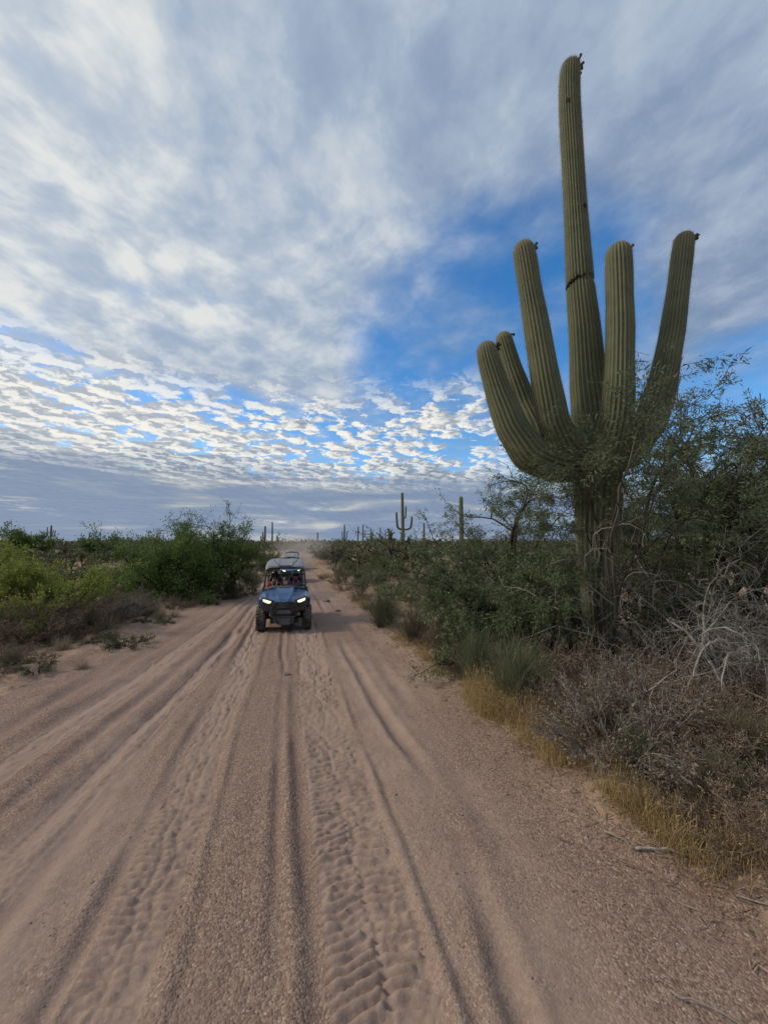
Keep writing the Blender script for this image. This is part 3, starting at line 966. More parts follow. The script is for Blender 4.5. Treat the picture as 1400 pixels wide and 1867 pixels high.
def woody(seed, stems, spec, leaf, name='tree'):
    """returns (trunk mesh, twig mesh, crown mesh) of a plant with its base at the origin.
    stems: (azimuth deg, lean deg, length, radius, offset)   leaf: dict(n, L, W, mat, bark, droop, spread)"""
    rng = np.random.default_rng(seed)
    out = dict(paths=[], tips=[])
    for az_, lean, L, r, off in stems:
        a = R(az_); l_ = R(lean)
        d = np.array([math.sin(a) * math.sin(l_), math.cos(a) * math.sin(l_), math.cos(l_)])
        grow(rng, (math.sin(a) * off, math.cos(a) * off, -0.08), d, L, r, 0, spec, out)
    if 'zmax' in leaf:
        out['paths'] = [p for p in out['paths'] if p[2] < 2 or p[0][:, 2].max() < leaf['zmax'] + 0.15]
        out['tips'] = [p for p in out['tips'] if p[0][:, 2].max() < leaf['zmax']]
    gt, gw = Geo(), Geo()
    sides = [7, 6, 4, 3, 3, 3]
    for P, R_, lvl in out['paths']:
        (gt if lvl < spec.get('thick', 2) else gw).tube(P, R_, sides[lvl], rng.random(), cap=lvl < 2)
    me_t = gt.mesh('trunk', leaf['bark'], True)
    me_w = gw.mesh('twigs', leaf.get('twig', leaf['bark']), False) if gw.n else None
    me_c = None
    if leaf.get('n'):
        tp, td = [], []
        for P, D in out['tips']:
            f = np.linspace(0.12, 1, 7)[:, None] * (len(P) - 1)
            i = np.minimum(f.astype(int), len(P) - 2)[:, 0]; fr = f - i[:, None]
            tp.append(P[i] * (1 - fr) + P[i + 1] * fr); td.append(D[i])
        tp = np.concatenate(tp); td = np.concatenate(td)
        pick = rng.integers(0, len(tp), leaf['n'])
        P = tp[pick] + rng.normal(size=(leaf['n'], 3)) * leaf.get('spread', 0.03)
        P[:, 2] = np.maximum(P[:, 2], 0.04)
        hi = tp[:, 2] > leaf.get('zmin', -1)
        if not hi.all():
            tp, td = tp[hi], td[hi]; pick = rng.integers(0, len(tp), leaf['n']); P = tp[pick] + rng.normal(size=(leaf['n'], 3)) * leaf.get('spread', 0.03)
        D = td[pick] * leaf.get('along', 0.8) + rdir(rng, leaf['n']) * 0.8 + np.array([0, 0, leaf.get('droop', -0.15)])
        g = Geo()
        g.leaves(P, D, leaf['L'] * (0.6 + 0.8 * rng.random(leaf['n'])), leaf['W'] * (0.7 + 0.6 * rng.random(leaf['n'])), rng)
        me_c = g.mesh('crown', leaf['mat'])
    return me_t, me_w, me_c


def place(kind, meshes, loc, rz, scale, label, cat, group=None, names=('trunk', 'twigs', 'crown'), sink=0.0):
    x, y = loc
    o = empty(kind, (x, y, ground_z(x, y) - sink), rz, scale)
    tag(o, label, cat, group)
    for nm, me in zip(names, meshes):
        if me is not None:
            c = link(nm, me, o)
            if nm not in ('trunk',):
                c['kind'] = 'stuff'
    return o


def fan(n, lean, L, r, off, rng, a0=0, arc=360):
    return [(a0 + arc * (i + rng.random() * 0.7) / n, lean * (0.45 + 0.75 * rng.random()), L * (0.75 + 0.45 * rng.random()), r * (0.7 + 0.5 * rng.random()), off * rng.random()) for i in range(n)]


def spec(**kw):
    s = dict(TREE); s.update(kw)
    return s


# ---- prototypes of the low growth (real size, base at the origin) ----
def broom(seed, n, h, lean, mat, w=0.0022, dead=0.12):
    """stiff broom-like clump of thin upright stems"""
    rng = np.random.default_rng(seed)
    az_ = rng.random(n) * 2 * np.pi; ln = np.abs(rng.normal(size=n)) * R(lean)
    D = np.stack([np.cos(az_) * np.sin(ln), np.sin(az_) * np.sin(ln), np.cos(ln)], -1)
    P = np.stack([np.cos(az_) * 0.14 * rng.random(n), np.sin(az_) * 0.14 * rng.random(n), np.full(n, -0.02)], -1)
    L = h * (0.45 + 0.6 * rng.random(n)) * (1 - 0.3 * ln)
    g = Geo(); g.blades(P, D, L, w, rng, 0.10, 3)
    # side shoots
    k_ = n * 2
    i = rng.integers(0, n, k_); f = 0.35 + 0.55 * rng.random(k_)
    P2 = P[i] + D[i] * (L[i] * f)[:, None]
    D2 = D[i] + rdir(rng, k_) * 0.45
    g.blades(P2, D2, L[i] * 0.38, w * 0.8, rng, 0.05, 2)
    st_ = g.mesh('stems', mat)
    g = Geo(); m_ = int(n * dead) + 12
    az_ = rng.random(m_) * 2 * np.pi; ln = R(25) + rng.random(m_) * R(60)
    D = np.stack([np.cos(az_) * np.sin(ln), np.sin(az_) * np.sin(ln), np.cos(ln)], -1)
    for q in range(m_):
        p = np.array([0, 0, 0.0]); pts = [p]
        d = D[q]
        for _ in range(4):
            d = d + rng.normal(size=3) * 0.22; d /= np.linalg.norm(d); p = p + d * h * 0.16; p[2] = max(p[2], 0.01); pts.append(p)
        g.tube(pts, np.linspace(0.004, 0.0018, 5), 3, rng.random(), cap=False)
    return st_, g.mesh('dead_twigs', M_TWIG_GREY)


def drybush(seed, h, lean, bark, leafmat, stems=22, nleaf=3600, leafL=0.030, rm=0.0034):
    """wiry leafless or withered bush"""
    rng = np.random.default_rng(seed)
    sp = spec(levels=4, leaf_lvl=2, thick=1, seg=[4, 3, 2, 2], wander=[0.14, 0.2, 0.25, 0.25], up=[0.06, 0.08, 0.06, 0.0], kids=[4, 4, 3], ang=[32, 38, 42],
              ratio=[0.55, 0.6, 0.55], rmin=rm, rr=0.7, taper=0.5)
    sp['from'] = 0.25
    lf = dict(n=nleaf, L=leafL, W=leafL * 0.24, mat=leafmat, bark=bark, spread=0.018, droop=0.1)
    return woody(seed, fan(stems, lean, h * 0.52, 0.0085, 0.14, rng), sp, lf)


def leafbush(seed, h, lean, bark, leafmat, n, leafL, leafW, stems=14, spread=0.03, up=0.03):
    rng = np.random.default_rng(seed)
    sp = spec(levels=4, leaf_lvl=2, thick=1, seg=[4, 4, 3, 2], wander=[0.14, 0.2, 0.25, 0.25], up=[0.03, up, up, 0.0], kids=[4, 4, 3], ang=[30, 40, 48],
              ratio=[0.6, 0.6, 0.55], rmin=0.003, rr=0.65, taper=0.5)
    sp['from'] = 0.3
    lf = dict(n=n, L=leafL, W=leafW, mat=leafmat, bark=bark, spread=spread, droop=0.0)
    return woody(seed, fan(stems, lean, h * 0.50, 0.012, 0.12, rng), sp, lf)


def cholla(seed, h, wide, trunk_h, n_arm, joints, spine_mat, jr=0.028):
    """jointed cholla cactus: dark woody trunk, crowded spiny joints"""
    rng = np.random.default_rng(seed)
    gt, gj, gs = Geo(), Geo(), Geo()
    p = np.array([0, 0, -0.05]); pts = [p]; d = np.array([rng.normal() * 0.15, rng.normal() * 0.15, 1.0])
    for _ in range(5):
        d = d + rng.normal(size=3) * 0.10; d /= np.linalg.norm(d); p = p + d * trunk_h / 5; pts.append(p)
    gt.tube(pts, np.linspace(0.065, 0.05, 6), 8, 0.5)
    top = pts[-1]

    def joint(p, d, L, r):
        f = np.array([0, 0.12, 0.35, 0.7, 0.9, 1.0]); rr = np.array([0.55, 0.9, 1.0, 1.0, 0.75, 0.15]) * r
        gj.tube(p + d * (f * L)[:, None], rr, 5, rng.random(), cap=False)
        k_ = 26
        ff = rng.random(k_); a = rng.random(k_) * 2 * np.pi
        u = perp(rng, d); w = np.cross(d, u)
        N = u * np.cos(a)[:, None] + w * np.sin(a)[:, None]
        S = p + d * (ff * L)[:, None] + N * r * 0.85
        DD = N + 0.5 * rng.normal(size=(k_, 3)) + d * 0.3
        gs.leaves(S, DD, 0.036 * (0.6 + 0.8 * rng.random(k_)), 0.0030, rng)
        return p + d * L

    def arm(p, d, L, lvl):
        q = p
        n = 3
        pts = [q]
        for _ in range(n):
            d = d + rng.normal(size=3) * 0.22 + np.array([0, 0, 0.06]); d /= np.linalg.norm(d); q = q + d * L / n; pts.append(q)
        gt.tube(pts, np.linspace(0.040, 0.028, n + 1) * (1.0 if lvl == 0 else 0.75), 6, 0.5)
        if lvl == 0:
            for _ in range(3):
                arm(pts[rng.integers(2, n + 1)], d + rdir(rng, 1)[0] * 0.9 + np.array([0, 0, 0.25]), L * 0.6, 1)
        else:
            for _ in range(joints):
                b = pts[rng.integers(1, n + 1)]
                dj = d * 0.5 + rdir(rng, 1)[0] * 0.9 + np.array([0, 0, 0.25]); dj /= np.linalg.norm(dj)
                e = joint(b, dj, 0.11 + 0.08 * rng.random(), jr)
                for _ in range(2):
                    if rng.random() < 0.75:
                        d2 = dj * 0.6 + rdir(rng, 1)[0] * 0.8 + np.array([0, 0, 0.2]); d2 /= np.linalg.norm(d2)
                        joint(e - dj * 0.01, d2, 0.07 + 0.08 * rng.random(), jr * 0.85)
    for q in range(n_arm):
        a = 2 * np.pi * (q + rng.random() * 0.6) / n_arm
        el_ = 0.35 + 0.75 * rng.random()
        d = np.array([math.cos(a), math.sin(a), el_])
        d /= np.linalg.norm(d)
        arm(pts[rng.integers(3, 6)], d, wide * 0.36 * (0.7 + 0.5 * rng.random()), 0)
    return gt.mesh('trunk', M_CHOLLA_OLD, True), gj.mesh('joints', M_CHOLLA, True), gs.mesh('spines', spine_mat)


CH_NAMES = ('trunk', 'joints', 'spines')
BR_NAMES = ('stems', 'dead_twigs')


# ================================================================= planting
build_main_saguaro()
rngL = np.random.default_rng(5)
for loc, h, r, arms, label in (
        ((2.26, 45.0), 8.0, 0.26, [(0.46, 0.75, 2.1, -88, 0.85), (0.46, 0.95, 1.6, 86, 0.8), (0.62, 0.34, 1.5, 60, 0.6)], 'far saguaro with three upraised arms standing clear above the chollas'),
        ((6.83, 34.0), 6.3, 0.27, [(0.22, 0.5, 1.0, -70, 0.7)], 'bare columnar saguaro seen through the leafy branches left of the giant cactus'),
        ((-86.3, 100.0), 6.3, 0.30, [(0.50, 1.0, 2.6, -90, 0.7), (0.52, 1.0, 1.6, 90, 0.7), (0.58, 0.6, 1.3, 100, 0.6)], 'tiny fork-armed saguaro on the skyline at far left'),
        ((-114.5, 150.0), 5.3, 0.30, [], 'thin distant saguaro spike left of the dark mesquites'),
        ((-24.7, 80.0), 5.4, 0.30, [(0.42, 0.75, 1.0, -90, 0.9), (0.50, 0.5, 1.4, -70, 0.8)], 'stubby-armed dark saguaro just right of the open green tree'),
        ((-23.1, 80.0), 6.2, 0.22, [], 'slender armless dark saguaro, the taller post above the left verge'),
        ((-22.4, 81.0), 3.5, 0.24, [], 'short saguaro stub close to the slender dark one'),
        ((-9.2, 90.0), 6.1, 0.26, [(0.4, 0.5, 2.2, -90, 0.8), (0.4, 0.5, 2.0, 90, 0.8)], 'hazy saguaro with two close arms right of the dusty road end'),
        ((-7.5, 110.0), 6.4, 0.28, [], 'hazy far saguaro column, second from the dusty road end'),
        ((-5.4, 100.0), 6.5, 0.24, [(0.5, 0.5, 1.7, 88, 0.8)], 'hazy one-armed saguaro above the middle of the chollas'),
        ((-1.0, 120.0), 6.4, 0.26, [], 'faint saguaro post directly left of the three-armed one'),
        ((7.8, 75.0), 5.8, 0.25, [], 'lone dark saguaro post between the three-armed one and the leafy branches'),
        ((0.56, 130.0), 5.9, 0.26, [], 'faintest small saguaro below the three-armed one'),
        ((-3.6, 110.0), 4.9, 0.30, [], 'squat far saguaro behind the flowering chollas'),
        ((-18.6, 108.0), 4.6, 0.28, [], 'little saguaro over the green bush at the road end')):
    small_saguaro(loc, h, r, arms, label, rngL)

# ---- trees
def tree(seed, loc, stems, sp, lf, label, name, cat='tree', group=None, rz=0.0, sc=1.0):
    return place(name, woody(seed, stems, sp, lf), loc, rz, sc, label, cat, group)

rq = np.random.default_rng(11)
MESQ = dict(mat=M_MESQUITE, bark=M_BARK_DARK, L=0.10, W=0.020, spread=0.09, droop=-0.1)
tree(101, (-9.0, 17.3), fan(9, 46, 1.75, 0.07, 0.35, rq), spec(kids=[4, 4, 4, 3]), dict(MESQ, n=58000, spread=0.12),
     'broad dense dark green mesquite sprawling at the left road bend', 'mesquite_tree', group='mesquite trees left of the road')
tree(116, (-7.15, 18.2), fan(4, 19, 2.05, 0.075, 0.15, np.random.default_rng(116)), spec(kids=[4, 4, 4, 3], ang=[32, 38, 45, 45], up=[0.03, 0.04, 0.02, 0, 0]), dict(MESQ, n=15000, L=0.10, W=0.020, spread=0.06),
     'taller open mesquite with sky showing through its pale green crown', 'mesquite_tree', group='mesquite trees left of the road', sc=0.80)
tree(103, (-12.9, 22.8), fan(6, 40, 1.42, 0.06, 0.3, rq), spec(), dict(MESQ, n=20000, L=0.12, W=0.026),
     'lower dark mesquite joined to the back left of the broad one', 'mesquite_tree', group='mesquite trees left of the road')
tree(104, (-10.7, 19.8), fan(6, 42, 1.35, 0.06, 0.3, rq), spec(), dict(MESQ, n=18000, L=0.11, W=0.024),
     'bushy mesquite filling the gap between the broad and the low one', 'mesquite_tree', group='mesquite trees left of the road')
tree(105, (-41.5, 45.0), fan(5, 44, 2.2, 0.08, 0.3, rq), spec(levels=4, leaf_lvl=2), dict(MESQ, n=9000, L=0.22, W=0.06, spread=0.2),
     'small flat-topped tree on the skyline at the left picture edge', 'mesquite_tree', group='mesquite trees left of the road')
tree(106, (-32.5, 45.0), fan(8, 52, 1.5, 0.07, 0.5, rq), spec(levels=4, leaf_lvl=2), dict(MESQ, n=12000, L=0.22, W=0.06, spread=0.22),
     'rounded dark bush tree behind the pale dome cholla', 'mesquite_tree', group='mesquite trees left of the road')
IRON4 = dict(levels=4, leaf_lvl=2)
IRON = dict(mat=M_IRON, bark=M_BARK_DARK, L=0.085, W=0.0075, spread=0.035, droop=-0.28)
ISP = spec(kids=[4, 4, 4, 4], wander=[0.14, 0.18, 0.22, 0.26, 0.3])
# big tree behind the saguaro on the right
tree(111, (8.5, 10.2), [(-60, 20, 2.7, 0.11, 0.1), (30, 22, 2.9, 0.11, 0.1), (150, 26, 2.6, 0.09, 0.1), (-120, 32, 2.4, 0.09, 0.1), (80, 30, 2.7, 0.09, 0.1), (-20, 12, 3.0, 0.10, 0.1)], ISP, dict(IRON, n=52000, L=0.125, W=0.0125),
     'tall leafy ironwood tree behind the right arm of the giant saguaro', 'ironwood_tree', group='ironwood trees right of the road', sc=1.0)
tree(112, (3.35, 8.3), [(-78, 46, 1.9, 0.075, 0.1), (-62, 30, 2.1, 0.075, 0.1), (-100, 50, 1.35, 0.055, 0.1), (10, 30, 1.7, 0.05, 0.1), (-40, 52, 1.8, 0.06, 0.1), (-150, 55, 1.3, 0.05, 0.1), (60, 48, 1.5, 0.05, 0.1), (-75, 64, 1.5, 0.05, 0.1)], ISP,
     dict(IRON, n=60000, W=0.0085, mat=M_IRON_GREY), 'leaning ironwood with willowy leaves at the left foot of the giant saguaro', 'ironwood_tree', group='ironwood trees right of the road')
tree(113, (3.0, 10.9), fan(5, 50, 1.05, 0.04, 0.2, rq), spec(**IRON4), dict(IRON, n=13000, mat=M_OLIVE),
     'olive green bushy ironwood between the roadside broom and the leaning tree', 'ironwood_tree', group='ironwood trees right of the road')
tree(114, (5.4, 8.4), fan(7, 55, 1.35, 0.05, 0.3, rq), ISP, dict(IRON, n=30000, mat=M_OLIVE, W=0.009),
     'shadowy low ironwood tangle right behind the saguaro trunk', 'ironwood_tree', group='ironwood trees right of the road')
tree(115, (8.6, 8.2), fan(6, 55, 1.6, 0.05, 0.3, rq), spec(**IRON4), dict(IRON, n=22000, mat=M_OLIVE, W=0.010),
     'dark spreading bush tree at the right picture edge under the tall ironwood', 'ironwood_tree', group='ironwood trees right of the road')
tree(116, (5.2, 12.0), fan(4, 48, 1.3, 0.05, 0.3, rq), spec(**IRON4), dict(IRON, n=12000, L=0.11, W=0.012),
     'green ironwood farther back between the saguaro and the tall tree', 'ironwood_tree', group='ironwood trees right of the road')
# little sprays growing in front of the saguaro's arm joints
tree(127, (3.75, 6.25), [(-30, 7, 2.35, 0.035, 0.05), (40, 10, 2.4, 0.035, 0.05), (95, 16, 2.4, 0.03, 0.05), (-80, 14, 2.2, 0.03, 0.05)], spec(kids=[3, 4, 4, 3], levels=5, up=[0.05, 0.04, 0, -0.03, -0.06]),
     dict(IRON, n=20000, L=0.075, W=0.007, zmin=2.4, zmax=4.5), 'slender young ironwood sprouting in front of the giant saguaro trunk', 'ironwood_tree', group='ironwood trees right of the road')

tree(118, (10.2, 10.6), [(-60, 16, 2.9, 0.11, 0.1), (30, 20, 2.7, 0.10, 0.1), (-120, 28, 2.5, 0.09, 0.1), (-20, 10, 3.0, 0.10, 0.1), (90, 30, 2.6, 0.09, 0.1)], ISP, dict(IRON, n=30000, L=0.13, W=0.014),
     'second tall ironwood cut by the right picture edge', 'ironwood_tree', group='ironwood trees right of the road', sc=0.95)
tree(141, (3.25, 6.75), [(-40, 20, 1.25, 0.03, 0.05), (60, 16, 1.35, 0.03, 0.05), (-100, 34, 1.2, 0.025, 0.05), (10, 8, 1.4, 0.028, 0.05), (-160, 28, 1.1, 0.022, 0.05)], spec(kids=[3, 4, 4, 3]),
     dict(IRON, n=17000, L=0.075, W=0.007, zmin=0.7, mat=M_IRON_GREY), 'ironwood sapling brushing the left side of the giant saguaro trunk', 'ironwood_tree', group='ironwood trees right of the road')
# palo verde at far left, glowing yellow green
tree(121, (-9.75, 10.5), fan(10, 46, 1.15, 0.035, 0.3, rq), spec(kids=[4, 4, 3, 3], up=[0.02, 0.0, 0.0, -0.02, 0]), dict(mat=M_PALO, bark=mat_bark('bark_green', (0.05, 0.065, 0.02), (0.12, 0.13, 0.05)), n=50000, L=0.06, W=0.014, spread=0.05, droop=0.0),
     'bright yellow-green palo verde bush at the left picture edge', 'palo_verde', 'bush', 'palo verde bushes at the left')
tree(122, (-13.4, 12.6), fan(8, 50, 1.2, 0.035, 0.3, rq), spec(kids=[3, 3, 3, 3], up=[0.02, 0.0, 0.0, -0.02, 0]), dict(mat=M_PALO, bark=M_BARK_DARK, n=18000, L=0.08, W=0.020, spread=0.06, droop=0.0),
     'second palo verde bush just behind the bright one at the left edge', 'palo_verde', 'bush', 'palo verde bushes at the left')

# ---- the grey dead tree whose bare limbs hang over the right verge
def dead_tree():
    rng = np.random.default_rng(31)
    x, y = 4.55, 4.95
    o = empty('dead_tree', (x, y, ground_z(x, y)))
    tag(o, 'grey dead tree with bare drooping limbs right of the saguaro foot', 'tree')
    out = dict(paths=[], tips=[])
    sp = spec(levels=4, leaf_lvl=9, seg=[6, 5, 5, 4], wander=[0.24, 0.36, 0.42, 0.4], up=[0.0, -0.05, -0.12, -0.12], kids=[6, 5, 4], ang=[42, 48, 50], ratio=[0.52, 0.62, 0.60], rr=0.52, rmin=0.0036, taper=0.5)
    sp['from'] = 0.2
    for a, lean, L, r, ox, oy in ((-38, 12, 1.45, 0.028, -0.1, 0.0), (-20, 26, 1.5, 0.024, 0.18, 0.12), (-62, 45, 1.5, 0.020, 0.0, 0.15), (60, 30, 1.5, 0.020, 0.25, 0.1), (-95, 30, 1.35, 0.024, 0.05, 0.3), (10, 15, 1.7, 0.028, 0.3, 0.3), (120, 40, 1.3, 0.022, 0.35, 0.1)):
        a = R(a); l_ = R(lean)
        grow(rng, (ox, oy, -0.08), (math.sin(a) * math.sin(l_), math.cos(a) * math.sin(l_), math.cos(l_)), L, r, 0, sp, out)
    limbs = [p for p in out['paths'] if p[2] == 0]
    g = Geo()
    for P, R_, lvl in out['paths']:
        if lvl == 0:
            gg = Geo(); gg.tube(P, R_, 7, rng.random()); link('limb', gg.mesh('limb', M_BARK_GREY, True), o)
        else:
            g.tube(P, R_, 4 if lvl == 1 else 3, rng.random(), cap=False)
    link('twigs', g.mesh('twigs', M_BARK_GREY), o)
    # two low limbs that bend down to the ground towards the road
    for pts, r in (([(-0.2, 0.05, 0.95), (-0.45, -0.05, 0.98), (-0.72, -0.12, 0.80), (-0.86, -0.2, 0.55), (-1.0, -0.25, 0.42)], 0.016),
                   ([(-0.12, 0.02, 0.80), (-0.42, -0.2, 0.86), (-0.58, -0.28, 0.55), (-0.56, -0.32, 0.15), (-0.60, -0.33, 0.02)], 0.014)):
        P = resample(np.array([(*p, 0) for p in pts]), 14, 2)[0][:, :3]
        gg = Geo(); gg.tube(P + rng.normal(size=P.shape) * 0.008, np.linspace(r, r * 0.4, 14), 6, 0.9)
        link('limb', gg.mesh('limb', M_BARK_GREY, True), o)


dead_tree()

# second bare tree: pale twigs trailing in front of the saguaro foot
def bare_twigs(seed, loc, stems, label, name='bare_shrub', mat=M_BARK_GREY, kids=(6, 5, 4)):
    sp = spec(levels=4, leaf_lvl=9, thick=1, seg=[7, 5, 4, 3], wander=[0.24, 0.36, 0.42, 0.4], up=[-0.02, -0.05, -0.08, -0.1], kids=list(kids), ang=[48, 48, 50], ratio=[0.5, 0.62, 0.6], rr=0.55, rmin=0.0033, taper=0.5)
    sp['from'] = 0.15
    m_ = woody(seed, stems, sp, dict(bark=mat, n=0))
    return place(name, m_, loc, 0, 1.0, label, 'shrub', 'bare grey shrubs by the saguaro', names=('stems', 'twigs', 'crown'))


bare_twigs(32, (4.75, 5.95), [(-70, 30, 1.9, 0.022, 0.05), (-100, 40, 1.9, 0.02, 0.05), (-30, 25, 2.0, 0.022, 0.05), (-130, 45, 1.7, 0.018, 0.05), (60, 35, 1.9, 0.02, 0.05), (-160, 30, 1.7, 0.018, 0.05)], 'pale wiry bare shrub hanging over the right side of the saguaro foot')
bare_twigs(36, (4.25, 5.75), [(-60, 28, 2.1, 0.02, 0.05), (-120, 35, 1.9, 0.018, 0.05), (20, 25, 2.2, 0.02, 0.05), (100, 40, 1.9, 0.018, 0.05), (-170, 30, 1.7, 0.016, 0.05)], 'pale bare shrub whose twigs cross the front of the saguaro foot')
bare_twigs(33, (6.3, 6.0), [(-60, 40, 1.7, 0.02, 0.05), (-110, 50, 1.7, 0.02, 0.05), (0, 30, 1.8, 0.02, 0.05), (80, 45, 1.6, 0.02, 0.05), (150, 50, 1.5, 0.02, 0.05)], 'bare twiggy shrub at the right picture edge behind the dead tree')
bare_twigs(34, (2.75, 7.1), [(-70, 55, 0.9, 0.012, 0.05), (-20, 40, 0.9, 0.012, 0.05), (40, 50, 0.9, 0.012, 0.05), (-120, 60, 0.8, 0.01, 0.05)], 'dark bare twig shrub left of the saguaro foot', mat=M_TWIG_BROWN)
bare_twigs(35, (2.0, 8.6), [(-80, 60, 0.9, 0.012, 0.05), (-30, 40, 0.9, 0.012, 0.05), (30, 50, 0.9, 0.012, 0.05), (-130, 65, 0.9, 0.01, 0.05)], 'dark bare twig shrub under the leaning ironwood', mat=M_TWIG_BROWN)

# ---- low growth prototypes, shared by the copies
B1 = broom(201, 640, 1.0, 26, M_BROOM, 0.003); B2 = broom(202, 560, 1.0, 28, M_BROOM_DRY, 0.003); B3 = broom(203, 760, 1.0, 26, M_BROOM, 0.003)
D1 = drybush(211, 1.0, 42, M_TWIG_BROWN, M_DRYLEAF); D2 = drybush(212, 1.0, 48, M_TWIG_RED, M_DRYLEAF, stems=26); D3 = drybush(213, 1.0, 38, M_TWIG_GREY, M_DRYGREY, stems=22, nleaf=5200)
D4 = drybush(214, 1.0, 50, M_TWIG_BROWN, M_DRYGREY, stems=30, nleaf=2600)
C1 = leafbush(221, 1.5, 42, M_BARK_DARK, M_CREO, 9000, 0.045, 0.014); C2 = leafbush(222, 1.5, 48, M_BARK_DARK, M_OLIVE, 9000, 0.045, 0.014); C3 = leafbush(223, 1.5, 38, M_TWIG_GREY, M_OLIVE, 6500, 0.04, 0.011)
H1 = cholla(231, 1.5, 2.2, 0.55, 7, 5, M_CSPINE); H2 = cholla(232, 1.5, 1.6, 0.8, 5, 5, M_CSPINE); H3 = cholla(233, 1.0, 1.3, 0.3, 6, 4, M_CSPINE_Y, 0.032); H4 = cholla(234, 2.0, 1.8, 1.1, 5, 4, M_CSPINE)
H5 = cholla(235, 1.5, 2.4, 0.45, 10, 7, M_CSPINE_Y)
W1 = broom(241, 130, 0.5, 34, M_STRAW_PALE, 0.0035, 0.3); W2 = leafbush(242, 0.45, 60, M_BARK_DARK, M_OLIVE, 900, 0.035, 0.012, 8); W3 = drybush(243, 0.5, 55, M_TWIG_RED, M_DRYLEAF, 12, 1500)
GB, GD, GC, GH = 'broom clumps along the right verge', 'dry brown bushes', 'leafy green bushes', 'cholla cacti'
